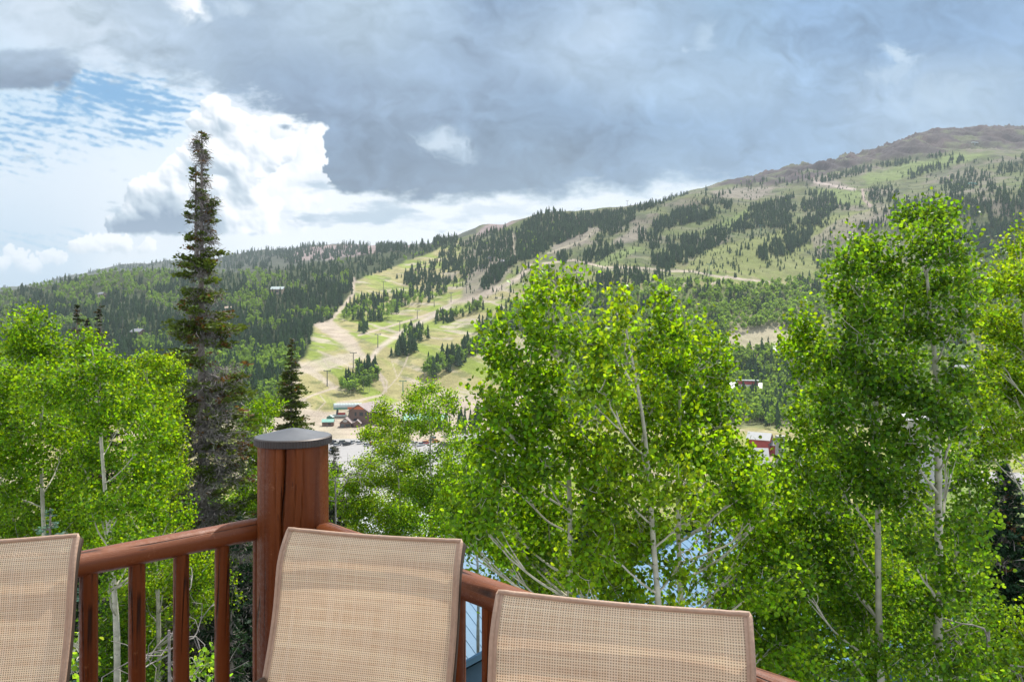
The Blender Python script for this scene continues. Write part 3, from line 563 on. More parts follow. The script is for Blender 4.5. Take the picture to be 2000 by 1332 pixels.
def many(mb, tmpl, P, h, wd, col, m):
    """merge copies of a template at points P (heights h, width factors wd, colours col) into mb"""
    V, Fc, Cf = tmpl; n = len(P)
    if n == 0: return
    th = rng.uniform(0, 6.28, n); c, s_ = np.cos(th), np.sin(th)
    x = V[None, :, 0] * (h * wd)[:, None]; y = V[None, :, 1] * (h * wd)[:, None]; z = V[None, :, 2] * h[:, None]
    VV = np.stack([P[:, None, 0] + x * c[:, None] - y * s_[:, None], P[:, None, 1] + x * s_[:, None] + y * c[:, None], P[:, None, 2] + z], -1)
    FF = (Fc[None] + (np.arange(n) * len(V))[:, None, None]).reshape(-1, Fc.shape[1])
    CC = (col[:, None, :] * Cf[None, :, None]).reshape(-1, 3)
    mb.raw(VV.reshape(-1, 3), FF, m, CC, False)
CON = [t_conifer(100 + k, 6, 5, 0.155 + 0.03 * (k % 3), 0.4) for k in range(6)]
ASP = [t_crown(200 + k, 60, 0.13) for k in range(6)]
TRK = t_trunk(0.010, 0.75) + (np.ones(8),)
SNG = t_trunk(0.011, 1.0, 3) + (np.ones(6),)
cf, af, df = MB(), MB(), MB()
def sample(pl, n, clump=0.0, sd=1):
    xs = [a for a, b in pl]; ys = [b for a, b in pl]; x0, x1, y0, y1 = min(xs), max(xs), min(ys), max(ys); O = np.zeros((0, 2))
    while len(O) < n:
        q = np.stack([rng.uniform(x0, x1, n * 3), rng.uniform(y0, y1, n * 3)], 1)
        ok = inpoly(q[:, 0], q[:, 1], pl)
        if clump: ok &= fbm(q[:, 0] / 26, q[:, 1] / 15, sd, 3) + rng.uniform(-0.10, 0.10, len(q)) > 0.5 - 0.15 + clump * 0.2
        O = np.concatenate([O, q[ok]])
    return O[:n]
CC1, CC2 = np.array([0.034, 0.078, 0.040]), np.array([0.068, 0.13, 0.050])
AC1, AC2 = np.array([0.090, 0.18, 0.042]), np.array([0.17, 0.29, 0.07])
def plant(pl, n, fc, hc=(8, 13), ha=(8, 12), clump=0.0, sd=1, snag=0.03, ymod=None):
    q = sample(pl, n, clump, sd); P, ok = hits(q[:, 0], q[:, 1]); q = q[ok]; P = P[ok]
    patch = fbm(q[:, 0] / 45, q[:, 1] / 22, sd + 5, 3)
    u = rng.uniform(0, 1, len(P)) * 0.35 + np.clip((patch - 0.5) * 3.2 + 0.5, 0, 1) * 0.65
    f = fc if ymod is None else ymod(q[:, 0], q[:, 1])
    isC = u < f; isS = rng.uniform(0, 1, len(P)) < snag
    P[:, 2] -= 0.5
    for k in range(6):
        sel = isC & ~isS & (rng.integers(0, 6, len(P)) == k); Q = P[sel]; h = rng.uniform(*hc, len(Q)) * rng.choice([0.7, 1, 1.15], len(Q))
        t_ = rng.uniform(0, 1, (len(Q), 1)); many(cf, CON[k], Q, h, rng.uniform(0.85, 1.3, len(Q)), CC1 * (1 - t_) + CC2 * t_, 'needles_far')
        sel = ~isC & ~isS & (rng.integers(0, 6, len(P)) == k); Q = P[sel]; h = rng.uniform(*ha, len(Q))
        t_ = rng.uniform(0, 1, (len(Q), 1)); many(af, ASP[k], Q, h, rng.uniform(0.9, 1.35, len(Q)), AC1 * (1 - t_) + AC2 * t_, 'aspen_leaf_far')
        many(af, TRK, Q, h, np.ones(len(Q)), np.ones((len(Q), 3)), 'aspen_bark')
    Q = P[isS]; many(df, SNG, Q, rng.uniform(7, 13, len(Q)), rng.uniform(0.8, 1.6, len(Q)), np.ones((len(Q), 3)), 'dead_twig')
def leftmix(x, y):      # share of conifers on the left hillside
    f = np.interp(y, [500, 545, 580, 640, 700, 740, 800], [0.55, 0.45, 0.62, 0.80, 0.70, 0.35, 0.15])
    return np.where(x < 430, f - np.clip((430 - x) / 430, 0, 1) * np.clip((580 - y) / 60, 0, 1) * 0.3, np.where(x > 560, np.maximum(f, 0.8 * (y < 640)), f))
LEFT1 = [(-260, 575), (0, 572), (100, 553), (200, 535), (300, 527), (420, 531), (520, 530), (600, 516), (700, 505), (800, 490), (866, 476), (850, 492), (760, 528), (700, 546), (688, 551),
         (690, 573), (662, 603), (648, 626), (612, 638), (606, 665), (598, 690), (573, 715), (556, 745), (552, 768), (533, 795), (470, 806), (400, 812), (-260, 820)]
plant(LEFT1, 14500, 0.6, (8, 14), (8, 12), ymod=leftmix, snag=0.05)
plant([(-200, 590), (0, 560), (100, 547), (200, 522), (260, 508), (340, 508), (400, 504), (480, 489), (560, 477), (640, 474), (700, 474), (800, 473), (900, 470), (900, 476), (800, 490), (700, 500), (600, 512), (520, 527), (300, 524), (200, 532), (0, 570)], 2600, 0.97, (13, 20), (8, 9), 0.35, 3, 0.10)
plant([(-200, 580), (0, 556), (100, 545), (200, 519), (260, 506), (340, 507), (400, 502), (480, 487), (560, 476), (700, 471), (880, 470), (880, 473), (560, 480), (480, 492), (340, 512), (260, 511), (100, 550), (-200, 585)], 380, 0.55, (13, 20), (8, 9), 0, 5, 0.55)
# dark conifer bands on the ski hill, each traced by the feet of its trees
bands = [
 ([(850, 510), (868, 478), (896, 474), (952, 455), (1000, 440), (1003, 500), (985, 512), (960, 520), (920, 545), (870, 560), (830, 560), (778, 556), (770, 545), (800, 525)], 620, 0.35),
 ([(1008, 452), (1050, 418), (1078, 412), (1113, 422), (1190, 415), (1170, 437), (1137, 458), (1095, 476), (1067, 490), (1050, 504), (1015, 512), (1008, 500)], 900, 0.0),
 ([(1012, 508), (985, 535), (978, 548), (945, 567), (940, 558), (959, 530), (985, 512)], 150, 0.0),
 ([(1150, 424), (1200, 416), (1260, 402), (1330, 374), (1350, 378), (1290, 400), (1240, 418), (1225, 430), (1200, 445), (1180, 455), (1160, 440)], 330, 0.0),
 ([(1197, 434), (1246, 424), (1225, 452), (1190, 462), (1168, 480), (1165, 462)], 80, 0.0),
 ([(1274, 437), (1312, 420), (1386, 395), (1400, 420), (1365, 437), (1330, 435), (1278, 462)], 240, 0.2),
 ([(1137, 500), (1150, 490), (1170, 478), (1225, 480), (1190, 500), (1163, 515), (1140, 515)], 90, 0.1),
 ([(1267, 480), (1400, 448), (1447, 440), (1398, 482), (1330, 521), (1309, 529), (1274, 518)], 420, 0.3),
 ([(1151, 552), (1190, 527), (1260, 534), (1302, 527), (1309, 541), (1260, 562), (1225, 576), (1141, 580)], 170, 0.2),
 ([(1433, 455), (1447, 420), (1468, 406), (1496, 395), (1580, 378), (1629, 374), (1636, 405), (1597, 440), (1573, 478), (1540, 492), (1536, 448), (1496, 443)], 760, 0.1),
 ([(1475, 499), (1510, 457), (1540, 452), (1552, 492), (1496, 513)], 110, 0.25),
 ([(1331, 413), (1387, 391), (1430, 398), (1426, 419), (1335, 440), (1290, 446)], 170, 0.3),
 ([(1835, 352), (1900, 332), (1940, 350), (1880, 374), (1835, 374)], 110, 0.0),
 ([(1762, 342), (1880, 307), (1888, 314), (1775, 352)], 90, 0.1),
 ([(1580, 352), (1700, 324), (1860, 298), (1862, 304), (1700, 336), (1600, 360)], 150, 0.2),
 ([(1695, 370), (1755, 362), (1755, 397), (1700, 400)], 60, 0.1),
 ([(1900, 318), (2050, 300), (2050, 350), (1950, 340)], 90, 0.3),
 ([(1740, 402), (1800, 383), (1860, 368), (2060, 352), (2060, 480), (1900, 490), (1850, 470), (1740, 432)], 620, 0.45),
 ([(1640, 400), (1740, 400), (1760, 430), (1660, 470)], 45, 0.3),
 ([(1877, 470), (1940, 440), (2060, 450), (2060, 522), (1880, 502)], 320, 0.1),
 ([(1390, 430), (1500, 420), (1640, 420), (1560, 500), (1400, 500)], 60, 0.4),
 ([(1330, 370), (1420, 362), (1600, 330), (1600, 350), (1480, 372), (1400, 392)], 60, 0.4),
 ([(1080, 500), (1120, 495), (1100, 520)], 20, 0.0),
 ([(1240, 440), (1300, 470), (1250, 480)], 30, 0.0),
 ([(1000, 540), (1030, 520), (1140, 540), (1100, 600), (1040, 590)], 30, 0.3),
]
for k, (pl, n, cl) in enumerate(bands): plant(pl, int(n * 2.1), 0.97, (7, 13), (6, 9), cl, 30 + k, 0.05)
plant([(880, 560), (1000, 440), (1150, 430), (1330, 385), (1450, 375), (1600, 350), (1900, 310), (2060, 300), (2060, 500), (1600, 520), (1300, 560), (1000, 600)], 4600, 0.97, (2.5, 7), (3, 5), 0.3, 91, 0.0)
# mixed aspen and conifer belts lower down
belts = [
 ([(1141, 582), (1260, 566), (1310, 556), (1380, 556), (1420, 562), (1500, 562), (1530, 556), (1600, 545), (1640, 600), (1600, 640), (1480, 645), (1400, 655), (1240, 700), (1100, 700), (1000, 645), (960, 655), (1000, 600), (1100, 600)], 1500, 0.28),
 ([(1400, 650), (1440, 690), (1560, 690), (1640, 640), (1640, 830), (1400, 830), (1100, 830), (1100, 700)], 1500, 0.33),
 ([(1660, 560), (1870, 490), (2060, 520), (2250, 500), (2250, 830), (1640, 830), (1640, 650)], 2000, 0.35),
 ([(1590, 500), (1640, 470), (1640, 560), (1600, 550)], 60, 0.3),
]
for k, (pl, n, f) in enumerate(belts): plant(pl, int(n * 2.2), f * 0.8, (9, 15), (9, 13), 0.0, 60 + k, 0.03)
# ---------------------------------------------------------------- the nearer hillside trees, one object each
def mesh_conifer(name, seed, tiers, spokes, rad=0.16):
    q = MB(); V, Fc, Cf = t_conifer(seed, tiers, spokes, rad, 0.45); r = np.random.default_rng(seed)
    t_ = r.uniform(0, 1); q.raw(V, Fc, 'needles_far', (CC1 * (1 - t_) + CC2 * t_)[None] * Cf[:, None]); V, Fq = t_trunk(0.014, 0.5, 5); q.raw(V, Fq, 'spruce_bark'); return q.mesh(name)
def mesh_aspen(name, seed, n, size):
    q = MB(); V, Fc, Cf = t_crown(seed, n, size); r = np.random.default_rng(seed); t_ = r.uniform(0, 1)
    q.raw(V, Fc, 'aspen_leaf_far', (AC1 * (1 - t_) + AC2 * t_)[None] * Cf[:, None]); V, Fq = t_trunk(0.012, 0.8, 5); q.raw(V, Fq, 'aspen_bark'); return q.mesh(name)
MC = [mesh_conifer('conifer_tree', 300 + k, 11, 6, 0.15 + 0.02 * (k % 3)) for k in range(6)]
MA = [mesh_aspen('aspen_tree', 320 + k, 340, 0.075) for k in range(6)]
def stand(pl, nc, na, where, group, hc=(12, 18), ha=(10, 14)):
    xm = [a for a, b in pl]; x0_, x1_ = min(xm), max(xm)
    plant(pl, int((nc + na) * 2.2), nc / (nc + na), (10, 16), (9, 13), snag=0.03)
    for kind, n, M, hh in (('conifer', int(nc * 0.6 + 0.9), MC, hc), ('aspen', int(na * 0.5 + 0.9), MA, ha)):
        q = sample(pl, n) if n else []
        for x_, y_ in q:
            P = hit(x_, y_); o = link(kind + '_tree', M[rng.integers(6)]); h = rng.uniform(*hh) * rng.choice([0.75, 1.0, 1.1]); wv = rng.uniform(0.95, 1.35)
            o.location = (P[0], P[1], P[2] - 0.4); o.scale = (h * wv, h * wv, h); o.rotation_euler = (0, 0, rng.uniform(0, 6.28))
            side = ['left', 'middle', 'right'][int(np.clip((x_ - x0_) / (x1_ - x0_) * 3, 0, 2))]; sz_w = 'tall' if h > sum(hh) / 2 else 'short'
            tag(o, '%s %s at the %s %s' % (sz_w, 'dark spruce' if kind == 'conifer' else 'pale green aspen', side, where), 'tree', '%s %s %s, %s' % (sz_w, 'spruces' if kind == 'conifer' else 'aspens', group, side))
ISL = [
 ([(658, 630), (700, 590), (760, 578), (800, 567), (860, 557), (872, 575), (850, 590), (800, 605), (775, 620), (740, 632), (712, 628)], 62, 66, 'of the long stand atop the dirt run', 'in the long stand at the top of the dirt run'),
 ([(694, 651), (718, 641), (718, 650), (699, 656)], 6, 1, 'of the small clump below the long stand', 'in the small clump'),
 ([(763, 698), (775, 672), (800, 645), (834, 645), (836, 665), (815, 685), (795, 697)], 18, 13, 'of the steep tree island on the ski run', 'in the steep tree island'),
 ([(843, 634), (860, 618), (890, 614), (942, 594), (944, 607), (900, 622), (870, 634)], 14, 14, 'of the thin strip above the steep island', 'in the thin strip of trees'),
 ([(665, 771), (675, 748), (700, 722), (733, 722), (740, 745), (725, 765), (700, 773)], 17, 20, 'of the island above the lift station', 'in the island above the lift station'),
 ([(823, 736), (835, 717), (870, 702), (900, 684), (940, 664), (955, 674), (935, 692), (900, 717), (860, 737), (835, 744)], 28, 38, 'of the broad island on the lower run', 'in the broad island across the lower run'),
 ([(927, 642), (960, 622), (1000, 604), (1040, 594), (1050, 640), (960, 682), (930, 667)], 25, 22, 'of the slope behind the middle aspen top', 'behind the top of the middle aspen'),
 ([(1430, 700), (1500, 690), (1560, 700), (1560, 800), (1540, 835), (1500, 840), (1470, 790), (1440, 780)], 55, 55, 'of the wooded slope around the red lodge', 'around the red buildings'),
 ([(470, 806), (533, 795), (553, 765), (560, 742), (590, 700), (598, 680), (560, 690), (500, 700), (440, 700), (420, 780)], 45, 60, 'of the forest foot beside the grassy run', 'along the foot of the forest'),
 ([(840, 830), (950, 835), (940, 845), (850, 842)], 6, 4, 'of the row behind the upper parking strip', 'behind the parking lot'),
]
for a in ISL: stand(*a)
tag(cf.obj('conifer_forest'), 'dark green conifer woods covering the distant hillsides', kind='stuff')
tag(af.obj('aspen_forest'), 'pale green aspen woods mixed through the distant hillsides', kind='stuff')
tag(df.obj('dead_snags'), 'bare grey dead trunks standing among the distant conifers', kind='stuff')
# ---------------------------------------------------------------- deck, post, railings
DK = -1.60
def woodmat(name, st):
    m = bpy.data.materials.new(name); m.use_nodes = True; t = NT(m.node_tree); b = t.n['Principled BSDF']
    tc = t.n.new('ShaderNodeTexCoord'); o = tc.outputs['Object']
    v = t.vm('MULTIPLY', o, st)
    g1 = t.noise(v, 26.0, 5, 0.6, 0.4); g2 = t.noise(v, 7.0, 4, 0.6, 0.6); g3 = t.noise(o, 5.0, 3, 0.5); pores = t.noise(o, 420.0, 2, 0.6)
    c = t.mix(t.ss(g2, 0.3, 0.7), (0.215, 0.057, 0.0095), (0.105, 0.0235, 0.0046))
    c = t.mix(t.mul(t.ss(g1, 0.42, 0.66), 0.55), c, (0.055, 0.012, 0.004))
    c = t.mix(t.mul(t.ss(g3, 0.5, 0.75), 0.4), c, (0.165, 0.050, 0.012))
    cr = t.noise(t.vm('MULTIPLY', v, (1.0, 1.0, 0.8)), 16.0, 2, 0.35, 0.3)
    crack = t.ss(t.m('ABSOLUTE', t.sub(cr, 0.47)), 0.0, 0.016, 1.0, 0.0)
    crack = t.mul(crack, t.ss(t.noise(o, 3.3, 2, 0.5), 0.42, 0.52))
    c = t.mix(t.mul(crack, 0.9), c, (0.012, 0.005, 0.003))
    kn = t.voro(t.vm('MULTIPLY', o, (st[0] * 6 + 0.73, 1.0, st[2] * 6 + 0.73)), 7.0); kd = t.ss(kn, 0.05, 0.13, 1.0, 0.0)
    c = t.mix(t.mul(kd, 0.7), c, (0.05, 0.014, 0.006))
    wear = t.mul(t.ss(t.noise(o, 38.0, 4, 0.7), 0.60, 0.70), t.ss(t.noise(o, 6.0, 3, 0.5), 0.48, 0.6)); c = t.mix(t.mul(wear, 0.45), c, (0.33, 0.15, 0.07))
    t.l.new(c, b.inputs['Base Color'])
    t.l.new(t.lin(t.noise(o, 60.0, 4, 0.65), 0.3, 0.7, 0.30, 0.72), b.inputs['Roughness']); b.inputs['Specular IOR Level'].default_value = 0.2 if 'upright' in name else 0.35
    b.inputs['Coat Weight'].default_value = 0.05 if 'upright' in name else 0.35; b.inputs['Coat Roughness'].default_value = 0.25
    h = t.add(t.add(t.mul(g1, 0.8), t.mul(pores, 0.42)), t.mul(crack, -1.4))
    bn = t.n.new('ShaderNodeBump'); bn.inputs['Strength'].default_value = 0.8; bn.inputs['Distance'].default_value = 0.005
    t.l.new(h, bn.inputs['Height']); t.l.new(bn.outputs[0], b.inputs['Normal']); MATS[name] = m
woodmat('stained_log_upright', (1.0, 1.0, 0.045)); woodmat('stained_log_lying', (0.045, 1.0, 1.0))
mat('deck_board', (0.20, 0.085, 0.045), 0.65, var=0.25, scale=3.0, stretch=(0.15, 4, 1))
m = mat('cap_metal', (0.135, 0.14, 0.15), 0.48, 0.6, var=0.18, scale=9.0, bump=0.15); mat('cap_rim_metal', (0.065, 0.055, 0.05), 0.5, 0.5, var=0.2, scale=20.0)
KS = 1.2                                # post and rails stand beyond the chairs
PX_, PY_ = -0.671 * KS, 2.20 * KS
root = empty('corner_post', (PX_, PY_, DK)); tag(root, 'thick round reddish brown log post with long crack, standing at the deck corner', 'post')
n, rows = 200, 120; zt, zb = -0.3265 * KS - DK, -1.0
V = np.zeros((rows, n, 3)); zz = np.linspace(zt, zb, rows); th = np.arange(n) / n * 2 * np.pi
for i, z in enumerate(zz):
    rr = 0.1045 * KS + 0.0025 * (zt - z) / 2 + 0.0016 * (vnoise(th * 2.2, np.full(n, z * 1.5), 4) - 0.5) * 2 + 0.0008 * (vnoise(th * 12, np.full(n, z * 1.2), 6) - 0.5)
    for (a0, sl_, z0, wd_, dp) in [(-1.53, 0.085, zt - 0.62, 0.050, 0.030), (-1.22, 0.05, zt - 0.34, 0.020, 0.010), (-1.02, 0.06, zt - 0.40, 0.018, 0.009), (-1.80, -0.02, zt - 0.36, 0.016, 0.007)]:
        ac = a0 - sl_ * (zt - z) * 1.9 + 0.02 * math.sin(z * 14 + a0); lf = np.clip((z - z0) / 0.12, 0, 1)
        d_ = np.abs((th - (ac % (2 * math.pi)) + math.pi) % (2 * math.pi) - math.pi)
        rr = rr - dp * lf * np.clip(1 - d_ / (wd_ * (0.5 + 0.5 * lf)), 0, 1) ** 0.6
    V[i] = np.stack([rr * np.cos(th), rr * np.sin(th), np.full(n, z)], -1)
q = MB(); a = (np.arange(rows - 1)[:, None] * n + np.arange(n)[None]); b_ = (np.arange(rows - 1)[:, None] * n + (np.arange(n)[None] + 1) % n)
q.raw(V.reshape(-1, 3), np.stack([a, a + n, b_ + n, b_], -1).reshape(-1, 4), 'stained_log_upright', None, True); q.raw(V[0], [tuple(range(n))], 'stained_log_upright'); q.obj('log', root)
q = MB()   # fluted cap
prof = [(a * KS, b * KS) for a, b in [(0.0005, 0.0405), (0.02, 0.0375), (0.05, 0.0310), (0.085, 0.0225), (0.104, 0.0178), (0.111, 0.0165)]]
n = 160; th = np.arange(n) / n * 2 * np.pi; zc = zt - 0.006
V = np.array([[(r_ * math.cos(a), r_ * math.sin(a), zc + h_) for a in th] for r_, h_ in prof]); k = len(prof)
a = (np.arange(k - 1)[:, None] * n + np.arange(n)[None]); b_ = (np.arange(k - 1)[:, None] * n + (np.arange(n)[None] + 1) % n)
q.raw(V.reshape(-1, 3), np.stack([a, a + n, b_ + n, b_], -1).reshape(-1, 4), 'cap_metal', None, True)
capo = q.obj('cap', root); tag(capo, 'dark weathered metal cone cap')
q = MB(); pr = [(a * KS, b * KS, c) for a, b, c in [(0.111, 0.0165, 0), (0.1150, 0.0135, 0), (0.1155, 0.011, 1), (0.1155, -0.006, 1), (0.111, -0.008, 0)]]
V = np.array([[((r_ - (0.0022 if (f_ and j % 2) else 0)) * math.cos(a), (r_ - (0.0022 if (f_ and j % 2) else 0)) * math.sin(a), zc + h_) for j, a in enumerate(th)] for r_, h_, f_ in pr]); k = len(pr)
a = (np.arange(k - 1)[:, None] * n + np.arange(n)[None]); b_ = (np.arange(k - 1)[:, None] * n + (np.arange(n)[None] + 1) % n)
q.raw(V.reshape(-1, 3), np.stack([a, a + n, b_ + n, b_], -1).reshape(-1, 4), 'cap_rim_metal', None, False); q.obj('rim', capo)
def railing(label, x0, y0, x1, y1, dists, L):
    ang = math.atan2(y1 - y0, x1 - x0); root = empty('log_railing', (x0, y0, DK), ang); tag(root, label, 'railing')
    q = MB(); xs = np.linspace(-0.02, L, 140); r_ = 0.0335 * KS + 0.0016 * (vnoise(xs * 3, xs * 0, 8) - 0.5) + 0.0012 * (vnoise(xs * 9, xs * 0, 18) - 0.5)
    r_ = np.where(xs < 0.035, 0.026, np.where(xs < 0.075, 0.026 + (r_ - 0.026) * (xs - 0.035) / 0.04, r_)); zr = -0.6 * KS - DK
    P = np.stack([xs, 0.002 * np.sin(xs * 5), zr + 0.002 * np.sin(xs * 3.1 + 1)], 1); q.tube(P, r_, 'stained_log_lying', 22); q.obj('top_rail', root)
    q = MB(); q.tube([(0, 0, 0.10), (L / 2, 0.002, 0.101), (L, 0, 0.10)], 0.03, 'stained_log_lying', 14); q.obj('bottom_rail', root)
    for k, d in enumerate(dists):
        q = MB(); rz = random.uniform(0, 3); zs = np.linspace(0.10, zr - 0.01, 24)
        rb = 0.0215 * KS + 0.0012 * (vnoise(zs * 5, zs * 0 + k, 3) - 0.5); bow = random.uniform(-0.0015, 0.0015)
        q.tube(np.stack([zs * 0, bow * np.sin(zs * 3), zs], 1), rb, 'stained_log_upright', 12)
        o = q.obj('baluster', root); o.location = (d, 0, 0); o.rotation_euler = (0, 0, rz)
u = 0.354 * 1.41
railing('red brown log railing running left from the corner post', -0.735 * KS, 2.235 * KS, -0.735 * KS - 1.0, 2.235 * KS - 0.97, [(0.1685 + 0.1165 * k - 0.1165) * KS for k in range(0, 22)], 3.2)
railing('red brown log railing behind the middle and right chairs', -0.60 * KS, 2.18 * KS, 0.41 * KS, 1.21 * KS, [(0.065 + 0.1165 * k) * KS for k in range(0, 24)], 3.4)
# deck boards
dm_ = MB(); dirx = np.array([0.7, -0.714]); diry = np.array([-0.7, -0.714])
for k in range(30):
    o0 = np.array([PX_, PY_]) + diry * (0.02 + 0.142 * k); c_ = o0 + dirx * 2.0
    dm_.box((c_[0], c_[1], DK - 0.02), (4.2, 0.138, 0.04), 'deck_board', math.atan2(dirx[1], dirx[0]))
tag(dm_.obj('deck'), 'brown stained board deck under the chairs', kind='structure')
# ---------------------------------------------------------------- sling chairs
m = bpy.data.materials.new('woven_sling'); m.use_nodes = True; t = NT(m.node_tree); b = t.n['Principled BSDF']; MATS['woven_sling'] = m
a = t.n.new('ShaderNodeAttribute'); a.attribute_name = 'col'; ax, ay, az = t.sep(a.outputs['Vector'])
P_ = 0.0054
su = t.m('SINE', t.mul(ax, 2 * math.pi / P_)); ssn = t.m('SINE', t.mul(ay, 2 * math.pi / P_))
hole = t.ss(t.mul(t.add(su, 1.0), t.add(ssn, 1.0)), 1.3, 2.4)
wv = t.m('SINE', t.add(t.mul(ax, math.pi / P_), t.mul(ay, math.pi / P_)))
sv = t.noise(t.xyz(t.mul(ax, 3.0), t.mul(ay, 190.0), az), 1.0, 3, 0.6); sh = t.noise(t.xyz(t.mul(ax, 190.0), t.mul(ay, 2.2), t.add(az, 5.0)), 1.0, 3, 0.6)
big = t.noise(t.xyz(t.mul(ax, 3.0), t.mul(ay, 9.0), az), 1.3, 3, 0.55)
c = t.mix(t.ss(sv, 0.32, 0.68), (0.77, 0.555, 0.365), (0.94, 0.765, 0.53)); c = t.mix(t.mul(t.ss(sh, 0.40, 0.66), 0.75), c, (0.92, 0.74, 0.54))
c = t.mix(t.mul(t.ss(big, 0.40, 0.66), 0.32), c, (0.62, 0.44, 0.31)); c = t.mix(t.mul(hole, 0.80), c, (0.15, 0.085, 0.05))
t.l.new(c, b.inputs['Base Color']); b.inputs['Roughness'].default_value = 0.5; b.inputs['Specular IOR Level'].default_value = 0.35
bn = t.n.new('ShaderNodeBump'); bn.inputs['Strength'].default_value = 0.5; bn.inputs['Distance'].default_value = 0.0012
t.l.new(t.add(t.mul(hole, -1.0), t.mul(wv, 0.25)), bn.inputs['Height']); t.l.new(bn.outputs[0], b.inputs['Normal'])
tr = t.n.new('ShaderNodeBsdfTranslucent'); t.l.new(t.vm('MULTIPLY', c, (0.95, 0.9, 0.85)), tr.inputs[0])
mx = t.n.new('ShaderNodeMixShader'); mx.inputs[0].default_value = 0.26; t.l.new(b.outputs[0], mx.inputs[1]); t.l.new(tr.outputs[0], mx.inputs[2]); t.l.new(mx.outputs[0], t.n['Material Output'].inputs[0])
m = mat('piping', (0.40, 0.265, 0.185), 0.6, var=0.12, scale=120.0, bump=0.2); mat('bronze_frame', (0.10, 0.07, 0.05), 0.4, 0.6, var=0.1)
prof = [(1.035, 0.000), (1.030, 0.006), (1.018, 0.016), (0.995, 0.032), (0.965, 0.047), (0.93, 0.055), (0.88, 0.060), (0.82, 0.070), (0.76, 0.085), (0.70, 0.106), (0.64, 0.130), (0.58, 0.153), (0.50, 0.178), (0.43, 0.20)]
pz = np.array([a for a, b in prof]); pyy = np.array([b for a, b in prof]); tt = np.linspace(0, len(prof) - 1, 90)
pz = gauss1(np.interp(tt, np.arange(len(prof)), pz), 4.5, 0); pyy = gauss1(np.interp(tt, np.arange(len(prof)), pyy), 4.5, 0); pz = pz + (1.035 - pz[0])
def sling_chair(label, xl, yl, xr, yr, sd):
    dx, dy = xr - xl, yr - yl; wd = math.hypot(dx, dy); cx, cy = (xl + xr) / 2, (yl + yr) / 2
    ang = math.atan2(dy, dx) + math.pi       # local +x runs from the viewer's right to left, local +y towards the viewer
    root = empty('patio_chair', (cx, cy, DK), ang); tag(root, label, 'chair', 'tan sling chairs on the deck')
    nx = 70; xs = np.linspace(-wd / 2 + 0.004, wd / 2 - 0.004, nx); arc = np.concatenate([[0], np.cumsum(np.hypot(np.diff(pz), np.diff(pyy)))])
    s_ = xs / (wd / 2); G = np.zeros((90, nx, 3)); A = np.zeros((90, nx, 3))
    for i in range(90):
        e = 1 - s_ ** 2; f = min(arc[i] / 0.10, 1.0)
        G[i, :, 0] = xs * (1 + 0.012 * f)
        G[i, :, 1] = pyy[i] - 0.009 * f * e + 0.007 * f * (vnoise(xs * 9 + sd, np.full(nx, arc[i] * 6), sd) - 0.5) + 0.003 * np.exp(-((np.abs(s_) - 0.86) / 0.07) ** 2) * np.exp(-arc[i] / 0.12)
        G[i, :, 2] = pz[i] - (0.006 * e) * math.exp(-arc[i] / 0.05) + 0.0015 * math.sin(sd) * s_ * 0
        A[i, :, 0] = xs; A[i, :, 1] = arc[i]; A[i, :, 2] = sd * 1.7
    q = MB(); a = (np.arange(89)[:, None] * nx + np.arange(nx - 1)[None]); q.raw(G.reshape(-1, 3), np.stack([a, a + 1, a + nx + 1, a + nx], -1).reshape(-1, 4), 'woven_sling', A.reshape(-1, 3), True)
    sl_o = q.obj('sling_back', root)
    q = MB()      # piping round the edge, and the flat hem beside it
    left = G[:, 0] + np.array([-0.002, 0.002, 0]); right = G[:, -1] + np.array([0.002, 0.002, 0]); top = G[0] + np.array([0, 0.0, 0.003])
    path = np.concatenate([left[::-1][:-3], left[2:3] + [0.001, 0, 0.004], top[2:-2], right[2:3] + [-0.001, 0, 0.004], right[3:]])
    q.tube(path, 0.0058, 'piping', 8)
    for sgn, e in ((1, G[:, :1]), (-1, G[:, -1:])):
        e = e[:, 0]; a_ = e + [0.0, 0.0035, 0]; b_ = e + [0.010 * sgn, 0.0028, 0]; V = np.stack([a_, b_], 1).reshape(-1, 3); k = len(e)
        i_ = np.arange(k - 1) * 2; q.raw(V, np.stack([i_, i_ + 1, i_ + 3, i_ + 2], 1), 'piping', None, True)
    e = G[0]; V = np.stack([G[0] + [0, 0.003, 0.001], G[2] + [0, 0.0035, 0.0005]], 1).reshape(-1, 3); i_ = np.arange(nx - 1) * 2
    q.raw(V, np.stack([i_, i_ + 1, i_ + 3, i_ + 2], 1), 'piping', None, True); q.obj('piping', sl_o)
    # frame
    q = MB(); h = wd / 2 - 0.004
    for sx_ in (-h, h):
        P = np.stack([np.full(90, sx_), pyy - 0.016, pz - 0.014], 1)[::4]; q.tube(P, 0.011, 'bronze_frame', 10)
    q.tube([(-h, -0.014, 1.018), (0, -0.014, 1.016), (h, -0.014, 1.018)], 0.010, 'bronze_frame', 10); q.obj('back_frame', root)
    q = MB(); ys = np.linspace(0.20, 0.68, 24); zz = 0.43 - 0.02 * np.sin((ys - 0.2) / 0.48 * 3.14) ; V = np.array([[(x, y, z - 0.012 * (1 - (x / h) ** 2)) for x in np.linspace(-h, h, 20)] for y, z in zip(ys, zz)])
    A = np.array([[(x, y, sd) for x in np.linspace(-h, h, 20)] for y in ys]); a = (np.arange(23)[:, None] * 20 + np.arange(19)[None])
    q.raw(V.reshape(-1, 3), np.stack([a, a + 1, a + 21, a + 20], -1).reshape(-1, 4), 'woven_sling', A.reshape(-1, 3), True); q.obj('sling_seat', root)
    q = MB()
    for sx_ in (-h, h): q.tube([(sx_, 0.19, 0.425), (sx_, 0.45, 0.42), (sx_, 0.69, 0.43)], 0.012, 'bronze_frame', 10)
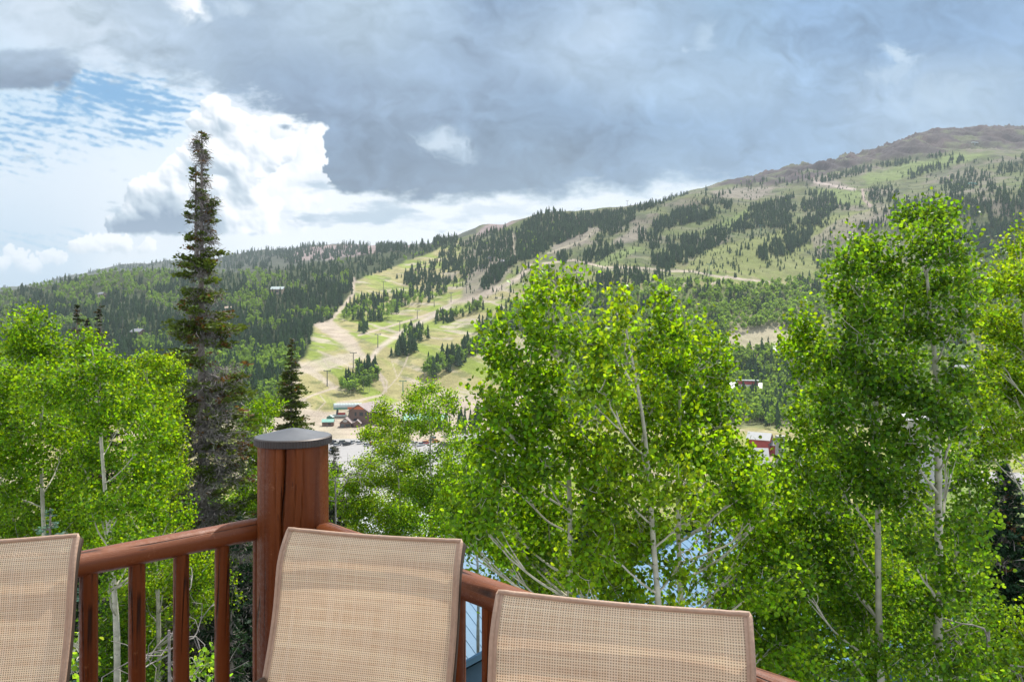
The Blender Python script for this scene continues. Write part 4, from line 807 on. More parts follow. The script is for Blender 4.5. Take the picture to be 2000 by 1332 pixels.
    q.tube([(-h, 0.69, 0.43), (h, 0.69, 0.43)], 0.012, 'bronze_frame', 10); q.obj('seat_frame', root)
    for sx_ in (-1, 1):
        q = MB(); q.tube([(sx_ * h, 0.135, 0.66), (sx_ * (h + 0.03), 0.30, 0.66), (sx_ * (h + 0.03), 0.58, 0.65), (sx_ * (h + 0.02), 0.64, 0.60)], 0.014, 'bronze_frame', 10); q.obj('armrest', root)
        q = MB(); q.tube([(sx_ * (h + 0.02), 0.64, 0.60), (sx_ * h, 0.66, 0.42), (sx_ * h, 0.70, 0.01)], 0.012, 'bronze_frame', 10); q.obj('leg', root)
        q = MB(); q.tube([(sx_ * h, 0.20, 0.43), (sx_ * h, 0.10, 0.2), (sx_ * h, 0.06, 0.01)], 0.012, 'bronze_frame', 10); q.obj('leg', root)
sling_chair('tan woven sling chair back in front of the corner post', -0.642, 2.062, -0.134, 1.942, 1)
sling_chair('tan woven sling chair back at lower right, nearest the viewer', -0.030, 1.563, 0.478, 1.438, 2)
sling_chair('tan woven sling chair back cut off by the left edge of the picture', -1.713, 1.881, -1.206, 1.998, 3)
# ---------------------------------------------------------------- leafy aspens built near the deck
def unit(a): return a / (np.linalg.norm(a, axis=-1, keepdims=True) + 1e-9)
def leaves(mb, P, size, tint, m='aspen_leaf', fold=True, r=rng):
    n = len(P); t_ = unit(r.normal(size=(n, 3)) * 0.75 + np.array([0, 0, -0.55])); nn = unit(np.cross(t_, r.normal(size=(n, 3)))); w_ = np.cross(nn, t_)
    s_ = (size * r.uniform(0.72, 1.15, n))[:, None]
    if fold:
        B = P - t_ * s_ * 0.5; V = np.stack([B, B + t_ * s_ * 0.2 + w_ * s_ * 0.42 + nn * s_ * 0.10, B + t_ * s_ * 0.66 + w_ * s_ * 0.42 + nn * s_ * 0.08, B + t_ * s_, B + t_ * s_ * 0.66 - w_ * s_ * 0.42 + nn * s_ * 0.08, B + t_ * s_ * 0.2 - w_ * s_ * 0.42 + nn * s_ * 0.10], 1)
        i = np.arange(n)[:, None] * 6; Fc = np.concatenate([i + np.array([[0, 1, 2, 3]]), i + np.array([[0, 3, 4, 5]])]); k = 6
    else:
        V = np.stack([P - t_ * s_ * 0.5, P + w_ * s_ * 0.45 - t_ * s_ * 0.05, P + t_ * s_ * 0.5, P - w_ * s_ * 0.45 - t_ * s_ * 0.05], 1); Fc = np.arange(n * 4).reshape(-1, 4); k = 4
    c = np.array(tint)[None] * np.where(r.random(n) < 0.38, r.uniform(0.40, 0.72, n), r.uniform(0.95, 1.50, n))[:, None] * np.stack([r.uniform(0.8, 1.25, n), np.ones(n), r.uniform(0.7, 1.3, n)], 1)  # random darker leaves imitate those turned away and shadowed
    mb.raw(V.reshape(-1, 3), Fc, m, np.repeat(c, k, axis=0))
def bez(a, b, c, n=9):
    t_ = np.linspace(0, 1, n)[:, None]; return (1 - t_) ** 2 * a + 2 * (1 - t_) * t_ * b + t_ ** 2 * c
def grow(origin, trunk, lobes, leaf, cov, seed, tint, fold=True, r0=0.09, twig=0.004, clump=0.13, per=12, pxm=None, limb_keep=1.0):
    """trunk: world points base..top; lobes: (x,y,z,rx,ry,rz,density). returns trunk and crown meshes relative to origin"""
    r = np.random.default_rng(seed); O = np.array(origin); tr = np.array(trunk, float)
    tz = np.concatenate([[0], np.cumsum(np.linalg.norm(np.diff(tr, axis=0), axis=1))]); L = tz[-1]
    s = np.linspace(0, L, 44); P = np.stack([np.interp(s, tz, tr[:, i]) for i in range(3)], 1); P = np.stack([gauss1(P[:, i], 1.6, 0) for i in range(3)], 1)
    P[:, 0] += 0.035 * np.sin(s * 1.3 + seed) * (s / L); P[:, 1] += 0.05 * np.sin(s * 0.9 + seed * 2) * (s / L)
    rad = 0.74 * r0 * (1 - s / L) ** 0.8 + 0.006; rad = rad * (1 + 0.06 * np.sin(s * 5 + seed))
    wb = MB(); wb.tube(P - O, rad, 'aspen_bark', 9); lv = MB(); PTS = []
    for (x, y, z, rx, ry, rz, dn) in lobes:
        c = np.array([x, y, z]); hd = np.hypot(P[:, 0] - x, P[:, 1] - y); want = z - 0.75 * np.maximum(hd, 0.15) - 0.1; j = int(np.argmin(np.abs(P[:, 2] - want) + 0.15 * hd)); j = min(max(j, 3), len(P) - 2)
        A = P[j]; mid = A * 0.45 + c * 0.55; mid[2] = A[2] + (z - A[2]) * r.uniform(0.25, 0.45); mid += r.normal(size=3) * 0.08
        lb = bez(A, mid, c + r.normal(size=3) * 0.05, 12); lb += np.cumsum(r.normal(size=lb.shape) * 0.012, axis=0) * np.linspace(0, 1, 12)[:, None]; rl = min(rad[j] * 0.45, 0.024)
        wb.tube(lb - O, np.linspace(rl, 0.006, 12), 'aspen_bark', 6)
        area = math.pi * rx * rz; nl = 2.1 * cov * dn * area / (leaf * leaf * 0.34); nc = max(3, int(nl / per))
        d = unit(r.normal(size=(nc, 3))); q = r.uniform(0.12, 1.0, nc)[:, None] ** 0.5
        Cn = c + d * q * np.array([rx, ry, rz]); Cn = Cn + (fbm(Cn[:, 0] * 2.2, Cn[:, 2] * 2.2, seed, 2)[:, None] - 0.5) * 0.3; Cn[:, 2] += np.abs(r.normal(size=nc)) * rz * 0.22 * (q[:, 0] > 0.8)
        # boughs through the lobe
        kb = max(2, int(5 * limb_keep)); ends = c + unit(r.normal(size=(kb, 3)) * np.array([1, 1, 0.7]) + np.array([0, 0, 0.35])) * np.array([rx, ry, rz]) * 0.85
        bl = [bez(lb[r.integers(5, 12)], (c + e) / 2 + r.normal(size=3) * 0.08 - np.array([0, 0, 0.1 * rz]), e, 7) for e in ends]
        for q_ in bl: wb.tube(q_ - O, np.linspace(0.008, 0.002, 7) * max(1.0, twig / 0.005), 'aspen_bark', 5)
        allp = np.concatenate([lb[5:]] + bl)
        for k in range(nc):
            if r.random() < 0.14 * limb_keep:
                a = allp[np.argmin(((allp - Cn[k]) ** 2).sum(1))]; wb.tube(bez(a, (a + Cn[k]) / 2 + np.array([0, 0, -0.04]), Cn[k], 4) - O, np.array([1.0, 0.85, 0.7, 0.5]) * twig, 'aspen_bark', 3, cap=False)
        ax = unit(d * 0.8 + np.array([0, 0, 0.6]) + r.normal(size=(nc, 3)) * 0.4)
        npc = per; tt_ = r.uniform(-1, 1, (nc, npc, 1)); pts = Cn[:, None] + ax[:, None] * tt_ * clump * 1.25 + r.normal(size=(nc, npc, 3)) * clump * 0.42
        PTS.append(pts.reshape(-1, 3))
    PTS = np.concatenate(PTS); leaves(lv, PTS - O, leaf, tint, 'aspen_leaf', fold, r); return wb, lv
GREEN1 = (0.078, 0.175, 0.006); GREEN2 = (0.058, 0.140, 0.009); GREEN3 = (0.095, 0.19, 0.008)
def aspen(label, Y0, trunk, lobes, seed, leaf=0.050, cov=1.5, tint=GREEN1, fold=True, r0=0.09, twig=0.004, clump=0.13, group=None, dep=0.85, lk=1.0):
    pts = [W3(a, b, Y0) for a, b in trunk]; bx, by, _ = pts[0]; gz = ground(bx, by) - 0.3; pts = [(bx - 0.05, by + 0.05, gz)] + pts
    r = np.random.default_rng(seed + 900); lob = []
    for l in lobes:
        dn = l[4] if len(l) > 4 else 1.0; dY = r.uniform(-dep, dep); Yc = Y0 + dY; x, y, z = W3(l[0], l[1], Yc); rx = l[2] / F * Yc; rz = l[3] / F * Yc
        lob.append((x, y, z, rx, max(rx, rz) * 0.95, rz, dn))
    org = (bx, by, gz); root = empty('aspen_tree', org); tag(root, label, 'tree', group)
    wb, lv = grow(org, pts, lob, leaf, cov, seed, tint, fold, r0, twig, clump, limb_keep=lk); wb.obj('trunk', root); lv.obj('crown', root); return root
# three aspens in the middle
aspen('tall leafy aspen with a thin top sprig, left of the middle clump', 7.9, [(1112, 1400), (1108, 1050), (1112, 900), (1098, 780), (1085, 660), (1080, 520)],
      [(1078, 530, 16, 22), (1082, 558, 34, 26), (1048, 580, 24, 26), (1122, 545, 20, 24), (1130, 580, 24, 24), (1072, 640, 40, 40), (1125, 640, 30, 34), (985, 635, 26, 30), (978, 688, 36, 40), (1000, 745, 48, 42), (1062, 715, 60, 50), (962, 800, 42, 40), (1025, 835, 66, 55), (952, 870, 48, 50), (1090, 790, 50, 50),
       (1000, 930, 66, 55), (930, 950, 46, 46), (985, 1010, 66, 50), (1065, 900, 60, 60), (1065, 990, 66, 60), (960, 1075, 60, 45, 0.8), (1050, 1085, 60, 50, 0.9), (1100, 1160, 50, 45, 0.7), (1000, 1140, 50, 40, 0.7), (930, 1150, 36, 34, 0.6), (940, 1010, 46, 50), (905, 1050, 36, 44, 0.8)], 11, cov=1.25, r0=0.085)
aspen('broad bright green aspen with a forked pale trunk, centre of the middle clump', 7.5, [(1290, 1400), (1284, 1210), (1273, 1050), (1272, 900), (1262, 780), (1235, 690), (1215, 590)],
      [(1210, 588, 16, 26), (1215, 625, 28, 28), (1180, 675, 40, 40), (1240, 690, 42, 40), (1172, 750, 62, 52), (1250, 790, 72, 56), (1145, 850, 62, 55), (1240, 870, 80, 62), (1175, 950, 70, 62), (1300, 930, 60, 50), (1160, 1040, 66, 55), (1250, 1040, 66, 55), (1215, 1120, 76, 45, 0.9), (1310, 1110, 40, 40, 0.5), (1130, 1120, 50, 40, 0.7), (1350, 1000, 40, 45, 0.7), (1240, 1180, 70, 40, 0.8), (1330, 1170, 50, 34, 0.7), (1180, 1190, 60, 40, 0.7)], 12, cov=1.25, r0=0.095, tint=GREEN3)
aspen('dense aspen with a rounded top, right of the middle clump', 8.4, [(1335, 1400), (1328, 1180), (1330, 980), (1335, 820), (1325, 700), (1312, 590)],
      [(1296, 585, 18, 24), (1302, 618, 26, 24), (1340, 632, 32, 32), (1372, 690, 42, 40), (1318, 700, 56, 52), (1385, 745, 42, 42), (1335, 800, 66, 56), (1405, 825, 44, 42), (1385, 890, 62, 46), (1440, 880, 38, 34), (1465, 905, 30, 22, 0.8), (1480, 940, 40, 26), (1520, 960, 30, 30), (1405, 1055, 34, 30, 0.6), (1365, 1140, 36, 30, 0.6), (1330, 890, 60, 50), (1455, 945, 44, 42), (1395, 985, 46, 40), (1480, 1000, 46, 46), (1470, 1090, 52, 44, 0.7), (1440, 1180, 60, 40, 0.7), (1500, 1150, 46, 50, 0.9), (1420, 1100, 44, 40, 0.55), (1500, 1240, 60, 46, 0.9), (1540, 1310, 60, 40), (1480, 1300, 50, 40)], 13, cov=1.25, tint=GREEN1)
# right-hand aspens
aspen('small aspen with a curved trunk, standing low left of the right-hand clump', 10.2, [(1690, 1400), (1660, 1000), (1648, 880), (1612, 780), (1588, 690), (1578, 610)],
      [(1575, 628, 26, 26), (1556, 668, 30, 30), (1600, 672, 34, 32), (1572, 722, 36, 32), (1540, 690, 20, 20), (1620, 725, 30, 34), (1562, 800, 30, 28, 0.8), (1600, 770, 34, 26, 0.7), (1580, 860, 44, 40), (1560, 920, 52, 40), (1620, 900, 50, 44), (1590, 980, 60, 46)], 21, cov=1.25, r0=0.07)
aspen('tall aspen with a broad dark green crown, left of the two tallest at right', 9.0, [(1722, 1400), (1716, 1100), (1713, 900), (1712, 700), (1695, 580), (1690, 450)],
      [(1690, 478, 44, 30), (1652, 520, 38, 38), (1722, 520, 46, 36), (1658, 578, 46, 42), (1735, 590, 50, 46), (1690, 640, 56, 48), (1638, 690, 46, 46), (1705, 740, 66, 56), (1640, 790, 52, 48), (1690, 850, 72, 56), (1705, 935, 66, 52), (1640, 950, 56, 46), (1660, 1030, 76, 50), (1575, 1055, 56, 44), (1640, 1120, 76, 50), (1550, 1140, 52, 48, 0.9), (1620, 1210, 80, 52), (1540, 1250, 60, 50), (1700, 1180, 56, 50), (1600, 1300, 84, 42), (1700, 1290, 60, 50)], 22, cov=1.3, tint=GREEN2)
aspen('tallest aspen with a thick pale trunk and crooked bare limbs, second from the right edge', 8.7, [(1836, 1420), (1834, 1130), (1829, 940), (1828, 760), (1824, 650), (1812, 560), (1800, 420)],
      [(1778, 428, 32, 28), (1828, 424, 38, 30), (1795, 480, 56, 38), (1852, 490, 44, 40), (1872, 555, 42, 42), (1808, 555, 44, 44), (1885, 610, 38, 34), (1775, 625, 46, 50), (1905, 560, 22, 22), (1845, 640, 40, 30, 0.6), (1765, 700, 46, 40), (1880, 740, 46, 44, 0.8), (1800, 770, 52, 42), (1860, 820, 52, 46), (1780, 860, 52, 46), (1860, 900, 40, 32, 0.7), (1765, 960, 52, 52), (1790, 1050, 40, 46, 0.8), (1890, 1040, 40, 50, 0.7), (1880, 1130, 58, 46), (1790, 1170, 62, 46), (1870, 1220, 66, 42, 0.8), (1760, 1260, 66, 42, 0.8), (1860, 1300, 80, 38), (1940, 1290, 50, 44, 0.9)], 23, cov=1.3, r0=0.125, tint=GREEN2)
aspen('bright green aspen cut off by the right edge of the picture', 10.8, [(2040, 1400), (2030, 1000), (2020, 800), (2000, 600), (1992, 450)],
      [(1990, 482, 28, 34), (1952, 555, 36, 36), (2008, 560, 44, 46), (1945, 632, 36, 38), (1935, 700, 30, 26), (1925, 790, 30, 30), (2000, 660, 54, 56), (1962, 745, 44, 50), (2030, 770, 56, 60), (1948, 822, 34, 30), (2000, 860, 56, 44), (1955, 880, 30, 24, 0.8), (2050, 940, 50, 50), (2010, 1240, 46, 46), (1985, 1300, 46, 40), (2080, 650, 60, 80)], 24, cov=1.3, tint=GREEN3)
aspen('low bushy aspen filling the gap between the middle and right-hand clumps', 9.6, [(1512, 1420), (1515, 1150), (1505, 960)],
      [(1500, 930, 34, 24), (1530, 985, 44, 34), (1475, 1010, 40, 34), (1520, 1060, 56, 44), (1470, 1110, 44, 40), (1540, 1130, 50, 44), (1500, 1200, 64, 44), (1560, 1230, 50, 44), (1470, 1280, 56, 40), (1540, 1310, 64, 40), (1420, 1230, 40, 34, 0.8)], 26, cov=1.3, r0=0.06, tint=GREEN1)
aspen('low leafy aspen in the lower right corner, behind the thick pale trunk', 11.5, [(1900, 1420), (1895, 1050), (1890, 840)],
      [(1892, 835, 26, 24), (1915, 880, 34, 26), (1875, 930, 40, 34), (1915, 960, 30, 30, 0.8), (1880, 1010, 44, 40), (1900, 1090, 40, 40), (1850, 1150, 56, 44), (1920, 1200, 44, 40), (1880, 1270, 70, 44), (1950, 1320, 56, 34), (1790, 1230, 60, 44), (1820, 1320, 66, 34)], 27, cov=1.25, r0=0.06, tint=GREEN2)
# left-hand aspens
LK = dict(leaf=0.058, cov=1.2, twig=0.006, clump=0.12, lk=0.6, dep=1.6)
aspen('aspen with a pointed top at the far left, in front of the dark hillside', 15.0, [(85, 1400), (88, 1100), (80, 850), (76, 730), (60, 605)],
      [(58, 632, 40, 28), (45, 680, 50, 40), (100, 685, 38, 40), (20, 745, 50, 48), (90, 755, 56, 50), (-20, 830, 70, 60), (60, 850, 76, 58), (130, 840, 50, 50), (0, 940, 76, 60), (90, 950, 70, 60), (20, 1020, 80, 50), (120, 1040, 60, 46), (-60, 720, 60, 60)], 31, r0=0.10, tint=GREEN1, **LK)
aspen('aspen with a straight pale trunk and many short limbs, left of the tall spruce', 13.6, [(232, 1400), (228, 1230), (216, 1100), (208, 980), (198, 860), (190, 750), (176, 660)],
      [(175, 680, 38, 28), (210, 722, 50, 38), (158, 745, 40, 40), (245, 790, 56, 46), (190, 810, 52, 46), (290, 850, 52, 38), (170, 890, 52, 46), (262, 910, 62, 42), (310, 925, 42, 30), (230, 985, 62, 40), (300, 1000, 56, 34), (170, 990, 50, 46), (350, 1010, 24, 18), (250, 1060, 56, 30, 0.8), (200, 1130, 30, 30, 0.6), (300, 1090, 46, 30, 0.8)], 32, r0=0.115, tint=GREEN1, **LK)
aspen('rounded aspen behind the straight pale trunk, beside the tall spruce', 17.5, [(310, 1400), (305, 1000), (300, 850), (298, 700)],
      [(292, 708, 34, 22), (330, 730, 34, 26), (270, 745, 46, 38), (322, 780, 40, 36), (280, 815, 56, 46), (330, 840, 40, 40), (310, 900, 52, 46), (345, 930, 30, 34), (290, 960, 60, 46), (340, 1060, 40, 40), (400, 1110, 46, 36), (330, 1130, 50, 40), (430, 1170, 40, 36), (380, 1180, 50, 34), (270, 1180, 40, 40, 0.7)], 33, r0=0.10, tint=GREEN3, **LK)
aspen('low leafy aspen between the tall spruce and the corner post', 23.0, [(525, 1400), (522, 1000), (520, 800)],
      [(520, 795, 36, 20), (480, 830, 30, 22), (505, 815, 40, 24), (500, 870, 40, 36), (560, 890, 50, 40), (500, 940, 40, 40), (560, 980, 50, 46), (490, 1010, 36, 40), (620, 960, 50, 50), (480, 1150, 40, 50, 0.8)], 34, r0=0.11, tint=GREEN1, **LK)
CK = dict(leaf=0.078, cov=1.6, twig=0.008, clump=0.24, lk=0.45, dep=2.0)
aspen('slender aspen with a leaning crooked trunk, tallest above the parking lot', 30.0, [(846, 1150), (850, 1010), (846, 950), (838, 880), (846, 820), (842, 752)],
      [(838, 758, 24, 10), (812, 778, 24, 14), (872, 782, 22, 13), (800, 800, 20, 11), (845, 800, 26, 13), (884, 800, 14, 10), (830, 828, 42, 16), (880, 838, 20, 10), (795, 838, 18, 10), (860, 885, 26, 12, 0.8), (820, 900, 30, 14), (880, 940, 40, 26), (830, 960, 46, 30), (880, 1000, 44, 36), (800, 1010, 46, 34)], 41, r0=0.13, tint=GREEN1, **CK)
aspen('leafy aspen in front of the lodge and parked cars, left of the slender one', 33.0, [(792, 1150), (785, 1000), (776, 900), (757, 820)],
      [(752, 798, 22, 12), (735, 814, 12, 8), (765, 820, 24, 13), (716, 846, 16, 9), (745, 848, 38, 15), (785, 852, 20, 12), (760, 878, 40, 16), (720, 905, 32, 14), (790, 905, 36, 18), (745, 935, 52, 22), (690, 945, 26, 20), (800, 950, 40, 26), (700, 990, 40, 32), (760, 1000, 52, 34), (680, 1040, 40, 36), (740, 1060, 52, 36), (800, 1070, 40, 40)], 42, r0=0.12, tint=GREEN3, **CK)
aspen('bushy low aspen between the slender one and the middle clump', 25.0, [(935, 1150), (925, 1000), (915, 880)],
      [(905, 868, 30, 13), (935, 890, 34, 20), (890, 910, 34, 20), (930, 950, 44, 34), (890, 990, 40, 36), (870, 1050, 44, 36), (930, 1040, 44, 44), (880, 900, 14, 10)], 43, r0=0.10, tint=GREEN1, **CK)
aspen('small young aspen with big pale leaves seen through the left balusters', 7.2, [(155, 1420), (152, 1300), (150, 1225)], [(152, 1250, 9, 14), (150, 1300, 12, 16), (156, 1340, 14, 16)], 51, leaf=0.06, cov=1.2, r0=0.012, dep=0.1, tint=(0.12, 0.24, 0.02))
aspen('low young aspen sprig seen between the two right balusters of the left railing', 8.0, [(390, 1420), (388, 1340), (385, 1275)], [(385, 1295, 24, 12), (365, 1320, 22, 12), (410, 1330, 22, 14)], 52, leaf=0.055, cov=1.0, r0=0.012, dep=0.2, tint=(0.10, 0.22, 0.02))
# bare crooked dead limbs
def deadwood(label, Y0, base, n, spread, seed):
    r = np.random.default_rng(seed); x, y, z = W3(base[0], base[1], Y0); gz = ground(x, y); root = MB(); O = np.array([x, y, gz]); T_ = np.array([x, y, z])
    root.tube([(0, 0, -0.2), (0.03, 0, (z - gz) * 0.5), (0, 0, z - gz)], [0.05, 0.04, 0.02], 'dead_twig', 6)
    for k in range(n):
        d = unit(r.normal(size=3) * np.array([1, 0.7, 0.8])); p = T_ - O - np.array([0, 0, r.uniform(0, 0.8)]); pts = [p]
        for s_ in range(7): d = unit(d + r.normal(size=3) * 0.45); p = p + d * spread / 7; pts.append(p)
        root.tube(pts, np.linspace(0.014, 0.004, 8), 'dead_twig', 5)
        for j in (2, 4, 5):
            e = unit(d + r.normal(size=3)); root.tube([pts[j], pts[j] + e * spread * 0.18, pts[j] + e * spread * 0.18 + unit(e + r.normal(size=3) * 0.7) * spread * 0.15], [0.008, 0.006, 0.003], 'dead_twig', 4)
    o = root.obj('dead_shrub'); o.location = O; tag(o, label, 'dead tree', 'bare dead small trees')
deadwood('bare grey dead sapling seen through the balusters of the left railing', 12.0, (330, 1230), 9, 1.6, 5)
deadwood('crooked bare dead tree just right of the corner post', 22.0, (655, 930), 8, 2.2, 6)
deadwood('bare dead branches above the blue roof behind the middle clump', 11.0, (1385, 1010), 9, 1.3, 7)
deadwood('bare dead branches in the lower right corner', 9.0, (1930, 1230), 9, 1.2, 8)
# ---------------------------------------------------------------- spruces
def spruce_meshes(h, prof, nb, seed, blade=(0.12, 0.035), per=60, green=(0.035, 0.075, 0.018), brown=0.0, dead=0.0, r0=0.16, zlow=0.06, leader=None, tw=0.008, droop=0.25, tuft=0.10):
    dfun = dead if callable(dead) else (lambda z_, a_: dead); d0 = 0.6 if callable(dead) else dead
    r = np.random.default_rng(seed); wb = MB(); P = np.array([(0.12 * math.sin(k * 0.7 + seed) * (1 - k / 14) * 0.3, 0, h * k / 13 - 0.3 * (k == 0)) for k in range(14)])
    wb.tube(P, r0 * (1 - np.arange(14) / 13) ** 0.85 + 0.012, 'spruce_bark', 8)
    if leader:
        za, zb_, off = leader; wb.tube([(0.02, 0, za), (-off * 0.8, 0.03, za + (zb_ - za) * 0.25), (-off, 0.05, (za + zb_) / 2), (-off * 0.9, 0.0, zb_)], [0.07, 0.06, 0.045, 0.015], 'spruce_bark', 6)
    B, BC, DQ = [], [], []
    for k in range(nb):
        f = r.uniform(zlow, 1.0); f = f + (0.10 / h * math.sin(f * h * 4.6 + 2.5 * math.sin(f * h * 1.3)) if f < 0.95 else 0.0); z0 = f * h; R_ = prof(z0) * r.uniform(0.40, 1.25)
        if R_ < 0.05: R_ = 0.05
        az = r.uniform(0, 6.2832); ox = 0.0
        if leader and leader[0] < z0 < leader[1] and r.random() < 0.45: ox = -leader[2]; R_ *= 0.8
        d = np.array([math.cos(az), math.sin(az), 0]); sd_ = np.array([-math.sin(az), math.cos(az), 0])
        t_ = np.linspace(0, 1, 6)[:, None]; base = np.array([ox, 0, z0]); path = base + d * R_ * t_ + np.array([0, 0, 1]) * R_ * (-droop * np.sin(t_ * 3.14 * 0.9) + (0.12 if f > 0.8 else -0.05) * t_)
        wb.tube(path, np.linspace(0.018, 0.004, 6) * min(1.5, 0.6 + R_), 'dead_twig' if d0 > 0.3 else 'spruce_bark', 3, cap=False)
        dl = dfun(z0, az)
        n = int(per * (0.35 + 0.65 * min(1, R_ / 1.2)))
        isdead = r.random() < dl
        ng = int(n * (0.12 if isdead else 1.0)); nd = int(n * (1.5 if isdead else dl * 1.2))
        if ng:
            nt_ = max(2, int(ng / 14)); u0 = r.uniform(0.40 if dl > 0.25 else 0.15, 1.0, nt_) ** 0.75; w0 = r.normal(size=nt_) * 0.26 * R_ * (1.2 - u0); ts = tuft * r.uniform(0.7, 1.3, nt_) * min(1.0, max(0.3, R_ / (7 * tuft)))
            ci_ = np.repeat(np.arange(nt_), 14); ng = len(ci_); u_ = u0[ci_]; w_ = w0[ci_]; j_ = r.normal(size=(ng, 3)) * ts[ci_][:, None] * np.array([1, 1, 0.42])
            c = base + d * (R_ * u_)[:, None] + sd_ * w_[:, None] + np.array([0, 0, 1]) * (R_ * (-droop * np.sin(u_ * 2.83) - 0.05 * u_) + 0.05 * tuft * 4)[:, None] + j_
            a = unit(d + sd_ * (np.sign(w_) * 0.7)[:, None] + r.normal(size=(ng, 3)) * 0.45 + np.array([0, 0, 0.25])); b_ = unit(np.cross(a, r.normal(size=(ng, 3))))
            kb_ = min(1.0, max(0.55, R_ / (6 * tuft))); L_ = kb_ * blade[0] * r.uniform(0.7, 1.3, ng)[:, None]; W_ = kb_ * blade[1] * r.uniform(0.7, 1.3, ng)[:, None]
            B.append(np.stack([c - a * L_ * 0.5, c + b_ * W_, c + a * L_ * 0.5, c - b_ * W_], 1))
            cb = np.array(green)[None] * (r.uniform(0.75, 1.3, nt_)[ci_] * r.uniform(0.75, 1.25, ng))[:, None]; br = np.array([0.16, 0.085, 0.03]) * r.uniform(0.6, 1.2, ng)[:, None]
            isb = (r.random(nt_) < brown)[ci_][:, None]; BC.append(np.where(isb, br, cb))
        if nd:
            u_ = r.uniform(0.05, 0.85, nd); w_ = r.normal(size=nd) * 0.22 * R_; c = base + d * (R_ * u_)[:, None] + sd_ * w_[:, None] + np.array([0, 0, 1]) * (R_ * (-droop * np.sin(u_ * 2.83)) + r.normal(size=nd) * 0.07)[:, None]
            a = unit(d * 0.5 + r.normal(size=(nd, 3)) * 0.7 + np.array([0, 0, -0.6])); b_ = unit(np.cross(a, r.normal(size=(nd, 3)))); L_ = r.uniform(0.10, 0.36, nd)[:, None]; W_ = tw * r.uniform(0.6, 1.4, nd)[:, None]
            bend = r.normal(size=(nd, 3)) * 0.05; DQ.append(np.stack([c, c + a * L_ * 0.5 + b_ * W_ + bend, c + a * L_, c + a * L_ * 0.5 - b_ * W_ + bend], 1))
    if DQ: wb.quads(np.concatenate(DQ), 'dead_twig')
    lv = MB(); lv.quads(np.concatenate(B), 'needles', np.concatenate(BC)); return wb, lv
def spruce(label, px_, top, Y0, prof_px, seed, group=None, **kw):
    x, y, zt_ = W3(px_, top, Y0); gz = ground(x, y); h = zt_ - gz
    zs = [-(b - HOR) / F * Y0 - gz for a, b in prof_px][::-1]; rs = [a / F * Y0 for a, b in prof_px][::-1]
    root = empty('spruce_tree', (x, y, gz)); tag(root, label, 'tree', group)
    wb, lv = spruce_meshes(h, lambda z: float(np.interp(z, zs, rs)), seed=seed, **kw); wb.obj('trunk', root); lv.obj('crown', root); return root
Yt = 21.0; gz_t = ground(*W3(394, 255, Yt)[:2])
def tall_dead(z, az):
    row = HOR - (z + gz_t) * F / Yt; rt = 0.25 + 0.30 * math.cos(az)      # more bare twigs on its right side and lower down
    return float(np.clip(np.interp(row, [255, 400, 560, 720, 860, 960, 1300], [0.05, 0.12, 0.20, 0.20, 0.28, 0.36, 0.36]) + rt * 0.7 - 0.17, 0.03, 0.9))
spruce('tall narrow ragged spruce with dead grey lower boughs, towering left of the corner post', 394, 255, Yt,
       [(3, 252), (13, 275), (16, 300), (22, 335), (20, 365), (30, 410), (26, 450), (42, 500), (44, 560), (64, 620), (70, 680), (84, 740), (94, 800), (100, 860), (104, 920), (98, 980), (92, 1050), (96, 1120), (105, 1330)], 61,
       nb=520, per=125, blade=(0.14, 0.034), green=(0.085, 0.125, 0.018), brown=0.13, dead=tall_dead, r0=0.21, zlow=0.12, leader=(-(560 - HOR) / F * Yt - gz_t, -(322 - HOR) / F * Yt - gz_t, 0.19), tw=0.009, droop=0.22)
spruce('slim pointed green spruce just left of the post cap', 569, 662, 46.0, [(2, 662), (9, 690), (15, 715), (22, 750), (31, 790), (38, 830), (44, 900), (55, 1000)], 62, nb=720, per=90, tuft=0.13, blade=(0.22, 0.05), green=(0.085, 0.125, 0.02), brown=0.10, dead=0.03, r0=0.17, droop=0.12)
spruce('short dark spruce with a brown tip behind the left aspens, leftmost of three tips', 150, 597, 40.0, [(2, 597), (10, 625), (14, 660), (20, 720), (40, 900)], 63, nb=260, per=66, tuft=0.16, blade=(0.22, 0.06), green=(0.03, 0.045, 0.012), brown=0.15, dead=0.05)
spruce('lowest of the three spruce tips behind the left aspens', 169, 622, 42.0, [(2, 622), (7, 645), (12, 680), (20, 740), (36, 900)], 64, nb=220, per=60, tuft=0.16, blade=(0.22, 0.055), green=(0.035, 0.05, 0.012), brown=0.12, dead=0.05)
spruce('broad topped spruce tip behind the left aspens, rightmost of three', 197, 592, 38.0, [(4, 592), (13, 615), (15, 650), (22, 700), (40, 900)], 65, nb=280, per=70, tuft=0.16, blade=(0.22, 0.06), green=(0.03, 0.045, 0.014), brown=0.1, dead=0.15)
spruce('dark dense spruce at the lower right edge under the bright aspen', 1962, 905, 14.5, [(3, 905), (22, 940), (44, 1000), (62, 1080), (80, 1180), (100, 1330)], 66, nb=700, per=110, blade=(0.13, 0.034), green=(0.018, 0.05, 0.022), brown=0.03, dead=0.02, r0=0.13, droop=0.16, zlow=0.05)
spruce('young blue green spruce poking up behind the left chair', 98, 992, 11.5, [(2, 992), (14, 1015), (26, 1045), (40, 1090), (70, 1250), (80, 1330)], 67, nb=240, per=70, blade=(0.075, 0.018), green=(0.10, 0.19, 0.15), brown=0.0, dead=0.02, r0=0.06, droop=0.0, tuft=0.04)
spruce('dark shaded spruce behind the left railing balusters', 470, 1010, 19.0, [(4, 1010), (40, 1080), (70, 1180), (95, 1330)], 68, nb=420, per=90, blade=(0.15, 0.04), green=(0.016, 0.042, 0.018), dead=0.12, droop=0.2)
